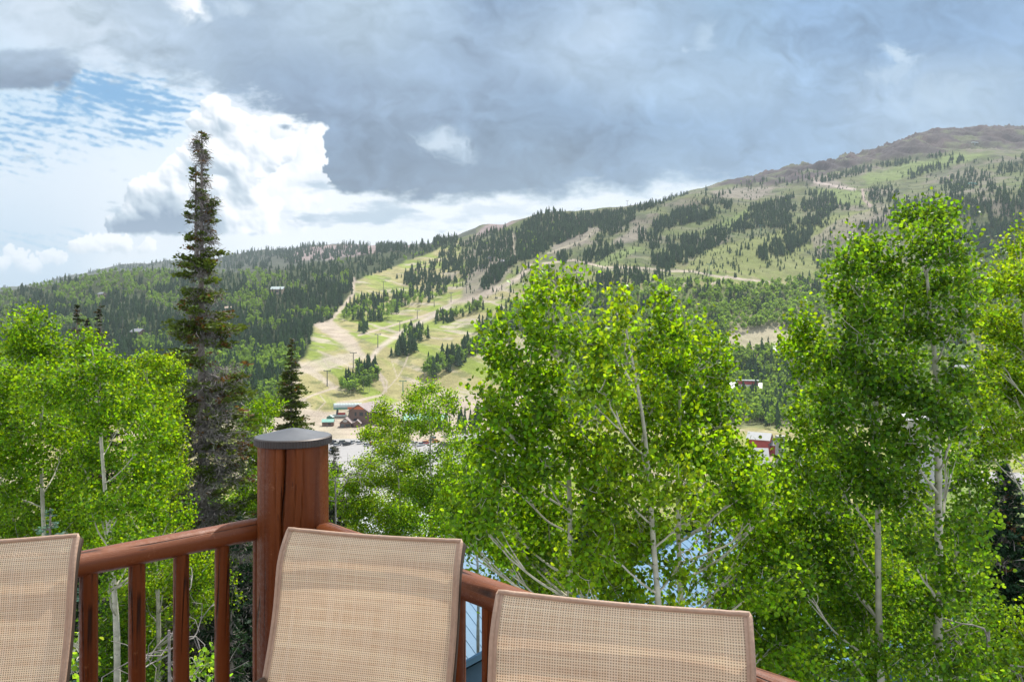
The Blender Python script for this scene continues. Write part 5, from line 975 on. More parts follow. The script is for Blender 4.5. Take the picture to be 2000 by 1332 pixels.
spruce('grey green spruce half hidden by the right side of the corner post', 652, 868, 34.0, [(3, 868), (14, 895), (24, 930), (36, 980), (50, 1060)], 69, nb=260, per=70, tuft=0.14, blade=(0.2, 0.05), green=(0.05, 0.065, 0.045), dead=0.25)
spruce('small grey green spruce in front of the white roofed house', 1538, 878, 60.0, [(2, 878), (6, 895), (11, 930), (16, 980)], 70, nb=200, per=60, tuft=0.2, blade=(0.3, 0.07), green=(0.05, 0.06, 0.04), dead=0.3, r0=0.12)
spruce('dark spruce low among the aspens under the middle clump', 1440, 1085, 17.0, [(3, 1060), (30, 1110), (55, 1180), (80, 1330)], 71, nb=300, per=80, blade=(0.14, 0.036), green=(0.018, 0.045, 0.018), dead=0.2)
# ---------------------------------------------------------------- wooded slope below the deck: whole trees copied with their trunk and crown
def lim(p): return float(np.interp(p, [-400, -50, 20, 300, 345, 470, 480, 640, 645, 700, 800, 880, 960, 1000, 1400, 1440, 1560, 1600, 1700, 1800, 1880, 2060, 2400],
                                   [640, 690, 800, 790, 880, 890, 815, 815, 985, 965, 960, 950, 905, 880, 880, 945, 945, 900, 920, 965, 985, 990, 700]))
def generic_aspen(seed, h, leaf):
    r = np.random.default_rng(seed); lob = [(r.uniform(-.9, .9), r.uniform(-.9, .9), h * r.uniform(0.38, 0.88), r.uniform(.7, 1.15), r.uniform(.7, 1.15), r.uniform(.7, 1.1), 1.0) for _ in range(9)] + [(0, 0, h * 0.94, .55, .55, h * 0.06, 1.0)]
    tint = [GREEN1, GREEN2, GREEN3][seed % 3]; wb, lv = grow((0, 0, 0), [(0, 0, -0.5), (0.15, 0, h * 0.4), (0, 0.1, h * 0.75), (0, 0, h * 0.97)], lob, leaf, 0.95, seed, tint, False, 0.10, 0.012, 0.32, 9, limb_keep=0.35)
    return wb.mesh('trunk'), lv.mesh('crown')
GA = [generic_aspen(500 + k, 10.0, 0.125) for k in range(5)]
GS = []
for k in range(4):
    wb, lv = spruce_meshes(10.0, lambda z: 0.1 + 1.55 * (1 - z / 10.0) ** 0.8, 230, 520 + k, tuft=0.2, blade=(0.26, 0.075), per=46, green=(0.022, 0.052, 0.02), dead=0.06, droop=0.15); GS.append((wb.mesh('trunk'), lv.mesh('crown')))
placed = []
LM = [('left', -200, 340), ('mid', 340, 640), ('centre', 640, 960), ('clump', 960, 1560), ('right', 1560, 2300)]
WH = {'left': 'on the slope beneath the far left aspens', 'mid': 'on the slope around the foot of the tall spruce', 'centre': 'on the slope between the corner post and the parking lot', 'clump': 'on the slope behind the middle aspen clump', 'right': 'on the slope beneath the right-hand aspens'}
def put(kind, x, y, h, where):
    gz = ground(x, y); M = (GA if kind == 'aspen' else GS)[rng.integers(5 if kind == 'aspen' else 4)]; root = empty(kind + '_tree', (x, y, gz - 0.2), rng.uniform(0, 6.28)); s = h / 10.0; root.scale = (s * rng.uniform(0.9, 1.15),) * 2 + (s,)
    for nm, me in zip(('trunk', 'crown'), M): link(nm, me, root)
    dq = 'near' if y < 40 else 'mid-distance' if y < 100 else 'distant'; hq = 'tall' if h > 9 else 'low'
    tag(root, '%s %s %s %s' % (dq, hq, 'leafy aspen' if kind == 'aspen' else 'dark spruce', WH[where]), 'tree', '%s %s %s %s' % (dq, hq, 'aspens' if kind == 'aspen' else 'spruces', WH[where])); placed.append((x, y))
tries = 0
while len(placed) < 190 and tries < 9000:
    tries += 1; Yq = 17 + 235 * rng.uniform(0, 1) ** 1.7; p = rng.uniform(-200, 2300); x = (p - 1000) / F * Yq; gz = ground(x, Yq)
    if any((x - a) ** 2 + (Yq - b) ** 2 < (1.5 + Yq * 0.028) ** 2 for a, b in placed): continue
    if 850 < p < 1570 and Yq < 31: continue
    if 1700 < p < 1930 and Yq < 26: continue
    if 300 < p < 480 and Yq < 26: continue
    L_ = min(lim(p - 50), lim(p), lim(p + 50)) if Yq > 30 else max(lim(p), 900 if Yq > 24 else 1020)
    if 670 < p < 760 and Yq < 47: L_ = max(L_, 1075)
    if 1420 < p < 2060 and Yq > 180: continue
    avail = -(L_ - HOR) / F * Yq - gz; h = min(rng.uniform(8, 13), avail * rng.uniform(0.82, 1.0))
    if h < 3.2: continue
    where = [n for n, a, b in LM if a <= p < b][0]; put('conifer' if rng.random() < (0.30 if Yq > 30 else 0.45) else 'aspen', x, Yq, h, where)
def extra(n, pa, pb, ya, yb, top, fa=0.75):
    k = 0; tr_ = 0
    while k < n and tr_ < 3000:
        tr_ += 1; Yq = rng.uniform(ya, yb); p = rng.uniform(pa, pb); x = (p - 1000) / F * Yq; gz = ground(x, Yq)
        if any((x - a) ** 2 + (Yq - b) ** 2 < (0.9 + Yq * 0.018) ** 2 for a, b in placed): continue
        avail = -(top - HOR) / F * Yq - gz; h = min(rng.uniform(9, 14), avail * rng.uniform(0.85, 1.0))
        if h < 3: continue
        where = [q_ for q_, a, b in LM if a <= p < b][0]; put('aspen' if rng.random() < fa else 'conifer', x, Yq, h, where); k += 1
extra(34, 400, 640, 28, 110, 812); extra(16, 645, 740, 48, 100, 965); extra(20, 740, 960, 38, 120, 965); extra(30, 1540, 2060, 27, 70, 1000); extra(14, 1100, 1560, 32, 80, 925); extra(14, 30, 460, 17, 34, 1060, 0.5)
# low undergrowth, one mass
ug = MB(); N = 26000; Yq = 8 + 150 * rng.uniform(0, 1, N) ** 1.6; p = rng.uniform(-150, 2200, N); xx = (p - 1000) / F * Yq
ci = np.clip(np.round(np.interp(p, PXc, np.arange(len(PXc)))).astype(int), 0, len(PXc) - 1); zg = np.array([np.interp(y_, GY[c_], GZ[c_]) for y_, c_ in zip(Yq, ci)])
sc_ = 0.05 + Yq * 0.004; Pq = np.stack([xx + rng.normal(size=N) * .3, Yq, zg + rng.uniform(0.0, 0.9, N)], 1); a = unit(rng.normal(size=(N, 3))); b_ = unit(np.cross(a, rng.normal(size=(N, 3)))); s3 = (sc_ * rng.uniform(0.7, 1.6, N))[:, None]
ug.quads(np.stack([Pq - a * s3, Pq - b_ * s3 * .8, Pq + a * s3, Pq + b_ * s3 * .8], 1), 'aspen_leaf_far', np.array([0.05, 0.11, 0.02])[None] * rng.uniform(0.4, 1.4, N)[:, None])
tag(ug.obj('undergrowth'), 'low green shrubs and herbs covering the steep slope', kind='stuff')
# ---------------------------------------------------------------- buildings
def gable(root, name, w_, d, h, rh, wallm, roofm, over=0.5, loc=(0, 0, 0), wins=(), winm='dark_glass', rt=0.18, base=1.5, doors=()):
    """ridge along local y; gable ends at -y and +y"""
    x0, y0, z0 = loc; q = MB(); hw, hd = w_ / 2, d / 2
    V = [(-hw, -hd, -base), (hw, -hd, -base), (hw, -hd, h), (0, -hd, h + rh), (-hw, -hd, h), (-hw, hd, -base), (hw, hd, -base), (hw, hd, h), (0, hd, h + rh), (-hw, hd, h)]
    q.raw(np.array(V) + loc, [(0, 1, 2, 3, 4), (9, 8, 7, 6, 5), (0, 5, 6, 1), (1, 6, 7, 2), (0, 4, 9, 5), (2, 7, 8, 3), (3, 8, 9, 4)], wallm); wl = q.obj('wall', root)
    q = MB(); ex = hw + over; ez = h - rh / hw * over; od = hd + over
    for s_ in (-1, 1):
        V = [(0, -od, h + rh), (s_ * ex, -od, ez), (s_ * ex, od, ez), (0, od, h + rh)]; V2 = [(a, b, c + rt) for a, b, c in V]
        q.raw(np.array(V + V2) + loc + np.array([0, 0, 0.03]), [(0, 1, 2, 3), (7, 6, 5, 4), (0, 4, 5, 1), (1, 5, 6, 2), (2, 6, 7, 3), (3, 7, 4, 0)], roofm)
    rf = q.obj('roof', root)
    for (face, a, z, ww, hh) in wins:
        q = MB(); f_ = MB()
        if face in 'SN': yy_ = (-hd - 0.04) if face == 'S' else hd + 0.04; q.box((x0 + a, y0 + yy_, z0 + z), (ww, 0.06, hh), winm)
        else: xx_ = hw + 0.04 if face == 'E' else -hw - 0.04; q.box((x0 + xx_, y0 + a, z0 + z), (0.06, ww, hh), winm)
        q.obj('window', root)
    for (face, a, ww, hh) in doors:
        q = MB(); q.box((x0 + a, y0 - hd - 0.05, z0 + hh / 2), (ww, 0.08, hh), 'dark_steel'); q.obj('door', root)
    return wl, rf
def seat(px_, py_): P = hit(px_, py_); return P
def sx(px_, Y): return (px_ - 1000) / F * Y
def sz(py_, Y): return -(py_ - HOR) / F * Y
# lift terminal with a barrel roof
Yl = 497.0; x0 = sx(652, Yl); root = empty('lift_terminal', (x0, Yl, ground(x0, Yl)), R(9)); tag(root, 'lift station with ribbed barrel roof, pale on top and dark green at the end', 'building')
L_, Rr, zb_ = 19.0, 2.9, 6.2
q = MB(); ths = np.linspace(-0.15, math.pi + 0.15, 19); xs = np.linspace(0, L_, 21)
V = np.array([[(x, Rr * math.cos(t_), zb_ + Rr * 0.95 * math.sin(t_) + (0.12 if (i % 2) else 0)) for t_ in ths] for i, x in enumerate(xs)]); a = (np.arange(20)[:, None] * 19 + np.arange(18)[None])
q.raw(V.reshape(-1, 3), np.stack([a, a + 19, a + 20, a + 1], -1).reshape(-1, 4), 'pale_green_metal'); q.obj('barrel_roof', root)
q = MB(); q.raw([(-0.1, Rr * math.cos(t_), zb_ + Rr * 0.95 * math.sin(t_)) for t_ in ths], [tuple(range(19))], 'green_metal'); q.box((-0.2, 0, zb_ + 1.6), (0.2, 3.2, 1.6), 'dark_glass'); q.obj('end_arch', root)
q = MB(); q.box((9.5, -Rr, zb_ - 0.7), (19, 0.5, 1.1), 'green_metal'); q.box((9.5, Rr, zb_ - 0.7), (19, 0.5, 1.1), 'green_metal'); q.obj('side_beam', root)
q = MB(); q.box((14, -Rr - 0.35, zb_ - 0.4), (9, 0.2, 1.3), 'orange_wood'); q.obj('fascia', root)
for xx_ in (2.0, 10.5):
    q = MB(); q.tube([(xx_, 0, -1), (xx_ + 0.6, 0, zb_ - 0.6)], [0.9, 0.7], 'dark_steel', 8); q.obj('column', root)
q = MB(); q.box((4, 0, 0.6), (9, 6, 1.2), 'pale_green_metal'); q.box((5.4, -1, 1.9), (5, 2.0, 1.2), 'cloth_red'); q.obj('loading_deck', root)
# operator booth
root = empty('operator_booth', (sx(645, 486), 486, -60)); tag(root, 'tiny green roofed booth left of the barrel roofed lift station', 'booth'); gable(root, 'booth', 4, 4, 3.0, 1.2, 'green_metal', 'pale_green_metal', 0.4, wins=[('S', 0, 1.9, 2.4, 1.2)])
# lodge
Yd = 470.0; root = empty('ski_lodge', (sx(706, Yd), Yd, -60), R(-14)); tag(root, 'large brown ski lodge with an orange panel in its gable', 'building')
gable(root, 'lodge', 13.5, 34, 9.2, 4.2, 'brown_siding', 'shingle', 1.0, loc=(0, 13, 0), wins=[('S', -2.2, 7.2, 1.3, 2.4), ('S', 1.8, 7.2, 2.6, 2.4), ('S', 5.0, 7.2, 1.2, 2.4), ('S', -2.0, 3.4, 3.0, 1.6)])
q = MB(); q.raw([(-3.6, -4.10, 10.2), (3.6, -4.10, 10.2), (3.6, -4.10, 11.0), (1.2, -4.10, 12.3), (-1.2, -4.10, 12.3), (-3.6, -4.10, 11.0)], [(0, 1, 2, 3, 4, 5)], 'orange_wood'); q.obj('gable_panel', root)
q = MB(); V = [(6.0, -2, 9.6), (24.0, 4, 4.2), (24.0, 34, 4.2), (6.0, 34, 9.6)]; V2 = [(a, b, c + 0.2) for a, b, c in V]; q.raw(V + V2, [(0, 1, 2, 3), (7, 6, 5, 4), (0, 4, 5, 1), (1, 5, 6, 2), (2, 6, 7, 3), (3, 7, 4, 0)], 'shingle'); q.obj('wing_roof', root)
q = MB(); q.box((15.5, 19, 1.4), (16.5, 29, 6.0), 'brown_siding'); q.obj('wing_wall', root)
pr = empty('ticket_porch', (sx(676, 458), 458, -60), R(6)); tag(pr, 'low porch building with two small gables and a white oval sign by the lodge', 'building')
gable(pr, 'porch', 7.0, 8, 3.0, 2.9, 'brown_siding', 'shingle', 0.7, wins=[('S', 1.6, 1.4, 3.0, 1.8)], doors=[('S', -1.8, 2.2, 2.4)])
q = MB(); q.raw([(-0.2 + 1.5 * math.cos(k * 0.3927), -4.16, 4.2 + 0.85 * math.sin(k * 0.3927)) for k in range(16)], [tuple(range(16))], 'white_metal'); q.obj('sign', pr)
gable(pr, 'porch', 4.2, 5, 2.6, 1.9, 'brown_siding', 'shingle', 0.5, loc=(7.2, -1.0, 0), doors=[('S', 7.2 - 0.0, 1.2, 2.0)])
q = MB(); q.box((5.2, 1.5, 2.9), (5.0, 6, 0.3), 'shingle'); q.box((5.2, 1.5, 0.9), (4.8, 5.6, 3.6), 'brown_siding'); q.obj('link_roof', pr)
sh = empty('ski_shed', (sx(641, 462), 462, -60), R(96)); tag(sh, 'small brown shed with a pale green roof left of the lodge porch', 'shed'); gable(sh, 'shed', 4.6, 7.0, 2.9, 1.4, 'brown_siding', 'turquoise_metal', 0.4, wins=[('W', -1.0, 1.6, 1.8, 1.2)])
tq = empty('service_building', (sx(832, 466), 466, -60), R(94)); tag(tq, 'long low building with a turquoise metal roof behind the slender aspen', 'building'); gable(tq, 'svc', 13, 27, 4.2, 3.0, 'tan_siding', 'turquoise_metal', 0.8, wins=[('W', -6, 2.0, 3, 1.6), ('W', 2, 2.0, 3, 1.6), ('W', 8, 2.0, 3, 1.6)])
tn = empty('white_tent', (sx(782, 474), 474, -60)); tag(tn, 'white peaked tent between the lodge and the turquoise roofed building', 'tent')
q = MB(); q.raw([(-4, -4, 2.6), (4, -4, 2.6), (4, 4, 2.6), (-4, 4, 2.6), (0, 0, 5.4)], [(0, 1, 4), (1, 2, 4), (2, 3, 4), (3, 0, 4)], 'white_metal'); q.obj('canopy', tn)
for a, b in ((-3.8, -3.8), (3.8, -3.8), (3.8, 3.8), (-3.8, 3.8)): q = MB(); q.tube([(a, b, -0.5), (a, b, 2.7)], 0.08, 'white_metal', 6); q.obj('pole', tn)
# green spiral slide
P = hit(843, 764); sp = empty('spiral_slide', P); tag(sp, 'green spiral slide tower at the foot of the broad tree island', 'slide')
q = MB(); q.tube([(0, 0, -1), (0, 0, 7.4)], 0.22, 'green_metal', 8); q.obj('pole', sp)
q = MB(); tt_ = np.linspace(0, 4 * math.pi, 60); q.tube(np.stack([1.5 * np.cos(tt_), 1.5 * np.sin(tt_), 0.6 + tt_ * 0.5], 1), 0.62, 'green_metal', 8); q.obj('chute', sp)
# hillside houses
def house(label, px_, py_, w_, d, h, rh, wm, rm, yaw, extra=None, wins=True):
    P = hit(px_, py_); root = empty('house', P, R(yaw)); tag(root, label, 'house')
    ws = [('S', -w_ * 0.25, h * 0.5, w_ * 0.2, h * 0.35), ('S', w_ * 0.22, h * 0.5, w_ * 0.2, h * 0.35), ('E', 0, h * 0.5, d * 0.3, h * 0.35), ('W', 0, h * 0.5, d * 0.3, h * 0.35)] if wins else []
    gable(root, 'house', w_, d, h, rh, wm, rm, 0.8, wins=ws, base=4)
    q = MB(); q.box((w_ * 0.22, d * 0.2, h + rh * 0.8), (1.0, 1.0, rh + 1.2), 'rock'); q.obj('chimney', root)
    return root
house('small dark cabin with a pale grey roof in the far left forest', 270, 662, 10, 11, 8, 3.0, 'brown_siding', 'grey_metal', 80)
house('small grey roofed cabin high in the forest above the far left aspens', 199, 582, 7, 8, 6, 2.4, 'tan_siding', 'grey_metal', 75)
house('wide house with a pale green roof in the forest, right of the tall spruce', 543, 574, 9, 17, 6.5, 3.2, 'tan_siding', 'pale_green_metal', 86)
house('tiny white walled hut in the forest beside the tall spruce', 446, 608, 6, 10, 4, 2, 'white_siding', 'tan_siding', 85)
house('small grey roofed cabin beside the dirt road above the forest', 985, 517, 6, 8, 4.5, 2, 'brown_siding', 'grey_metal', 80)
house('grey roofed chalet on the wooded slope left of the right-hand aspens', 1528, 702, 14, 17, 8, 4, 'tan_siding', 'grey_metal', 75)
house('pale walled cabin half hidden by leaves at far right, below the dark spruces', 1882, 735, 12, 16, 6, 4, 'brown_siding', 'grey_metal', 85)
P = hit(1452, 776); rr = empty('red_lodge', P, R(70)); tag(rr, 'red lodge with a stepped white and grey green roof on the slope behind the aspens', 'building')
gable(rr, 'red', 15, 26, 7.5, 4.0, 'red_siding', 'white_metal', 1.0, wins=[('S', -3, 5, 2, 2), ('S', 3, 5, 2, 2), ('W', -6, 4, 3, 2.2), ('W', 3, 4, 3, 2.2)], base=6)
q = MB(); q.box((1, -3, 11.5), (7, 15, 3.2), 'red_siding'); q.obj('clerestory', rr); q = MB(); q.box((1, -3, 13.4), (8.4, 17, 0.5), 'pale_green_metal'); q.obj('upper_roof', rr)
r2 = empty('red_house', (sx(1484, 355), 355, -60), R(58)); tag(r2, 'small red house with a white roof just below the red lodge', 'house'); gable(r2, 'red', 7, 10, 8.0, 2.6, 'red_siding', 'white_metal', 0.8, wins=[('S', 0, 5, 2, 2), ('S', -3, 5, 1.6, 2)]); gable(r2, 'red', 5, 6, 5.0, 2.0, 'red_siding', 'grey_metal', 0.6, loc=(3, -8, 0))
c1 = empty('condo_block', (sx(1456, 175), 175, ground(sx(1456, 175), 175)), R(78)); tag(c1, 'pale condo building with a wide white roof behind the middle clump', 'building')
gz_ = ground(sx(1456, 175), 175); gable(c1, 'condo', 10, 9, sz(912, 175) - gz_, 4.6, 'white_siding', 'white_metal', 0.8, wins=[('W', -4, 13, 2, 1.6), ('W', 3, 13, 2, 1.6), ('S', 3, 14, 2, 1.6)], base=4)
gz_ = ground(sx(1590, 165), 165); c2 = empty('condo_block', (sx(1600, 165), 165, gz_), R(84)); tag(c2, 'pale condo building with a white roof and grey chimney, right of the small grey spruce', 'building')
gable(c2, 'condo', 9, 9, sz(908, 165) - gz_, 4.5, 'white_siding', 'white_metal', 0.8, wins=[('W', -4, 14, 2, 1.6), ('W', 3, 14, 2, 1.6)], base=4)
q = MB(); q.box((-1, 8.8, sz(872, 165) - gz_ - 4), (2.2, 2.0, 13), 'white_siding'); q.obj('chimney', c2)
gz_ = ground(sx(1800, 140), 140); c3 = empty('condo_block', (sx(1800, 140), 140, gz_), R(80)); tag(c3, 'pale walled building with one dark window, glimpsed left of the thick pale trunk', 'building')
gable(c3, 'condo', 6, 6, sz(925, 140) - gz_, 5.0, 'white_siding', 'white_metal', 0.8, wins=[('W', 2.0, sz(945, 140) - gz_, 2.0, 1.5), ('W', -4, sz(945, 140) - gz_, 2.0, 1.5)], base=4)
for k, (p_, t_, Y_, ww, lb) in enumerate([(1790, 805, 400, 22, 'long flat white roofed building glimpsed between the right-hand aspens'), (1905, 830, 340, 18, 'white roofed building glimpsed left of the aspen at the right edge')]):
    gz_ = ground(sx(p_, Y_), Y_); c_ = empty('condo_block', (sx(p_, Y_), Y_, gz_), R(88)); tag(c_, lb, 'building'); gable(c_, 'condo', 10, ww * 0.7, sz(t_ + 12, Y_) - gz_, 2.5, 'white_siding', 'white_metal', 0.8, wins=[('W', -5, 12, 3, 1.8), ('W', 0, 12, 3, 1.8), ('W', 5, 12, 3, 1.8)], base=3)
# blue roofed neighbours close below the deck
def ribbed(name, c0, c1, c2, c3, mt, parent, rib=0.42):
    """standing-seam roof plane: c0-c1 ridge, c3-c2 eave"""
    c0, c1, c2, c3 = [np.array(c, float) for c in (c0, c1, c2, c3)]; q = MB(); nrm = np.cross(c1 - c0, c3 - c0); nrm /= np.linalg.norm(nrm); nrm *= np.sign(nrm[2])
    V = [c0, c1, c2, c3] + [c - nrm * 0.12 for c in (c0, c1, c2, c3)]; q.raw(V, [(3, 2, 1, 0), (4, 5, 6, 7), (0, 1, 5, 4), (1, 2, 6, 5), (2, 3, 7, 6), (3, 0, 4, 7)], mt)
    n = int(np.linalg.norm(c1 - c0) / rib); e = unit(c1 - c0) * 0.012
    for k in range(n + 1):
        a = c0 + (c1 - c0) * k / n; b = c3 + (c2 - c3) * k / n; q.raw([a - e, a + e, b + e, b - e, a - e + nrm * .016, a + e + nrm * .016, b + e + nrm * .016, b - e + nrm * .016], [(0, 1, 5, 4), (1, 2, 6, 5), (2, 3, 7, 6), (3, 0, 4, 7), (4, 5, 6, 7)], mt)
    return q.obj(name, parent)
mat('blue_metal', (0.13, 0.25, 0.38), 0.55, var=0.06); mat('ribbed_white', (0.60, 0.62, 0.63), 0.45, var=0.05); mat('blue_siding', (0.13, 0.22, 0.33), 0.8, var=0.1)
def bighouse(label, A, B, hw, drop, roofm, wallm):
    A = np.array(A, float); B = np.array(B, float); d = unit(B - A); s_ = np.array([d[1], -d[0], 0]); s_ /= np.linalg.norm(s_); mid = (A + B) / 2; gz = ground(mid[0], mid[1]) - 1.0
    O = np.array([mid[0], mid[1], gz]); root = empty('neighbour_house', O); tag(root, label, 'house'); dz = np.array([0, 0, -drop])
    for sg in (1, -1): ribbed('roof', A - O, B - O, B + s_ * hw * sg + dz - O, A + s_ * hw * sg + dz - O, roofm, root)
    q = MB(); i_ = 0.92; Q = [A + d * .4 + s_ * hw * i_ + dz * i_, B - d * .4 + s_ * hw * i_ + dz * i_, B - d * .4 - s_ * hw * i_ + dz * i_, A + d * .4 - s_ * hw * i_ + dz * i_]; Q = [c - O - np.array([0, 0, .2]) for c in Q]; Fl = [np.array([c[0], c[1], -2.0]) for c in Q]
    rA = A + d * .4 - O - np.array([0, 0, .2]); rB = B - d * .4 - O - np.array([0, 0, .2])
    q.raw(Q + Fl + [rA, rB], [(0, 1, 5, 4), (1, 2, 6, 5), (2, 3, 7, 6), (3, 0, 4, 7), (3, 0, 8), (1, 2, 9)], wallm); q.obj('wall', root)
    for t_ in (0.25, 0.5, 0.75):
        for sg in (1, -1):
            c = A + (B - A) * t_ + s_ * hw * (i_ + 0.01) * sg + dz * i_ - O; q = MB(); q.box((c[0], c[1], c[2] - 1.6), (1.2, 0.1, 1.3), 'dark_glass', math.atan2(d[1], d[0])); q.obj('window', root)
    return root
bighouse('neighbour house with a light blue ribbed metal roof, close behind the middle aspens', (0.9, 17.2, -6.8), (7.28, 26.0, -6.8), 5.2, 3.6, 'blue_metal', 'blue_siding')
bighouse('house with a light blue metal roof seen between the middle and right chairs', (-5.0, 26.5, -8.9), (-1.2, 31.0, -8.9) , 4.6, 3.4, 'blue_metal', 'blue_siding')
bighouse('house with a light blue metal roof low behind the right-hand aspens', (9.5, 17.5, -7.7), (14.5, 21.0, -7.7), 4.4, 3.2, 'blue_metal', 'blue_siding')
bighouse('house with a pale grey ribbed metal roof just right of the corner post', (-11.0, 44.0, -11.4), (-7.4, 52.0, -11.4), 5.5, 4.6, 'ribbed_white', 'tan_siding')
# ---------------------------------------------------------------- ski lift towers, stations and cables
def tower(px_, base, top, label, group, cm='dark_steel', yaw=0.0):
    P = hit(px_, base); h = (base - top) / F * P[1]; root = empty('lift_tower', P, yaw); tag(root, label, 'lift tower', group)
    q = MB(); q.tube([(0, 0, -1), (0, 0, h)], [0.42, 0.30], cm, 8); q.obj('pole', root)
    q = MB(); q.box((0, 0, h - 0.1), (5.6, 0.4, 0.5), cm); q.obj('crossarm', root)
    for s_ in (-2.5, 2.5): q = MB(); q.box((s_, 0, h + 0.3), (0.35, 2.6, 0.4), cm); q.obj('sheave_train', root)
    return (P[0], P[1], P[2] + h + 0.3)
A_ = [tower(639, 754, 724, 'dark lift tower lowest on the grassy run, left of the tree island', None), tower(690, 719, 689, 'dark lift tower on the pale dirt just above the island nearest the lodge', None),
      tower(738, 679, 653, 'dark lift tower halfway up the pale dirt run', None), tower(781, 648, 627, 'dark lift tower beside the steep tree island', None), tower(815, 623, 606, 'dark lift tower left of the thin strip of trees', None),
      tower(848, 600, 585, 'small dark lift tower above the thin strip of trees', 'small upper towers of the main lift'), tower(881, 590, 572, 'small dark lift tower at the bend of the dirt road', 'small upper towers of the main lift'), tower(911, 573, 556, 'small dark lift tower below the dark tree patch', 'small upper towers of the main lift'), tower(942, 532, 518, 'small dark lift tower among upper dark spruces', 'small upper towers of the main lift')]
B_ = [tower(787, 772, 744, 'green lift tower with a wide crossarm just above the lodge', None, 'green_metal'), tower(954, 718, 688, 'green lift tower half hidden beside the middle aspen clump', None, 'green_metal'), tower(1235, 600, 570, 'pale green lift tower rising behind the middle clump of aspens', None, 'green_metal'), tower(1385, 541, 516, 'green lift tower beside the dirt road on the upper hill', None, 'green_metal'),
      tower(1486, 458, 440, 'green lift tower near the dark spruce band high on the hill', None, 'green_metal')]
C_ = [tower(1225, 404, 392, 'tiny lift tower on the ridge line, left one', 'tiny towers on the ridge'), tower(1272, 391, 379, 'tiny lift tower on the ridge line, middle one', 'tiny towers on the ridge'), tower(1315, 376, 366, 'tiny lift tower on the ridge line, right one', 'tiny towers on the ridge'), tower(749, 576, 550, 'thin dark lift tower where the forest meets the upper meadow', None)]
def cable(pts, label):
    for s_ in (-2.5, 2.5):
        q = MB(); P = []
        for a, b in zip(pts[:-1], pts[1:]):
            a, b = np.array(a), np.array(b)
            for t_ in np.linspace(0, 1, 9)[:-1]: P.append(a + (b - a) * t_ - np.array([0, 0, 0.02 * np.linalg.norm(b - a) * 4 * t_ * (1 - t_)]))
        P.append(np.array(pts[-1])); P = np.array(P); O = P[0].copy(); P[:, 0] += s_; q.tube(P - O, 0.05, 'dark_steel', 3); o = q.obj('lift_cable'); o.location = O; tag(o, label + (', left strand' if s_ < 0 else ', right strand'), 'cable')
cable([(sx(662, 488), 488, -52.6)] + A_, 'thin dark cable of the lift running up the pale dirt run'); cable(B_[:3] + B_[3:], 'thin cable of the green towered lift')
def station(px_, base, label, w_=14, mt='dark_steel'):
    P = hit(px_, base); root = empty('top_station', P, R(20)); tag(root, label, 'lift station'); q = MB(); q.tube([(0, 0, -2), (0, 0, 5)], 0.8, mt, 8); q.obj('column', root)
    q = MB(); q.box((0, 0, 6.4), (w_, 5, 2.4), mt, taper=0.8); q.obj('machine_house', root); q = MB(); q.box((w_ * 0.1, 0, 7.8), (w_ * 0.6, 4, 0.4), 'dark_steel'); q.obj('roof', root)
station(1357, 367, 'small dark lift top station on the ridge line'); station(1899, 366, 'dark green lift station on the nearer hilltop at right', 16, 'green_metal'); station(1904, 284, 'pale green lift station below the rocky summit', 20, 'pale_green_metal'); station(958, 512, 'small dark lift station among spruces above the dirt road', 9)
# stone lookout on the summit
P = hit(1960, 246); P = (P[0], P[1], P[2]); rt_ = empty('summit_lookout', P); tag(rt_, 'low stone lookout hut on the rocky summit', 'hut'); q = MB(); q.box((0, 0, 2), (60, 16, 8), 'rock', taper=0.9); q.obj('rim_rock', rt_); q = MB(); q.box((-20, 0, 8), (11, 8, 5), 'rock', taper=0.8); q.obj('wall', rt_); q = MB(); q.box((-20, 0, 11), (12, 9, 1.2), 'brown_siding'); q.obj('roof', rt_)
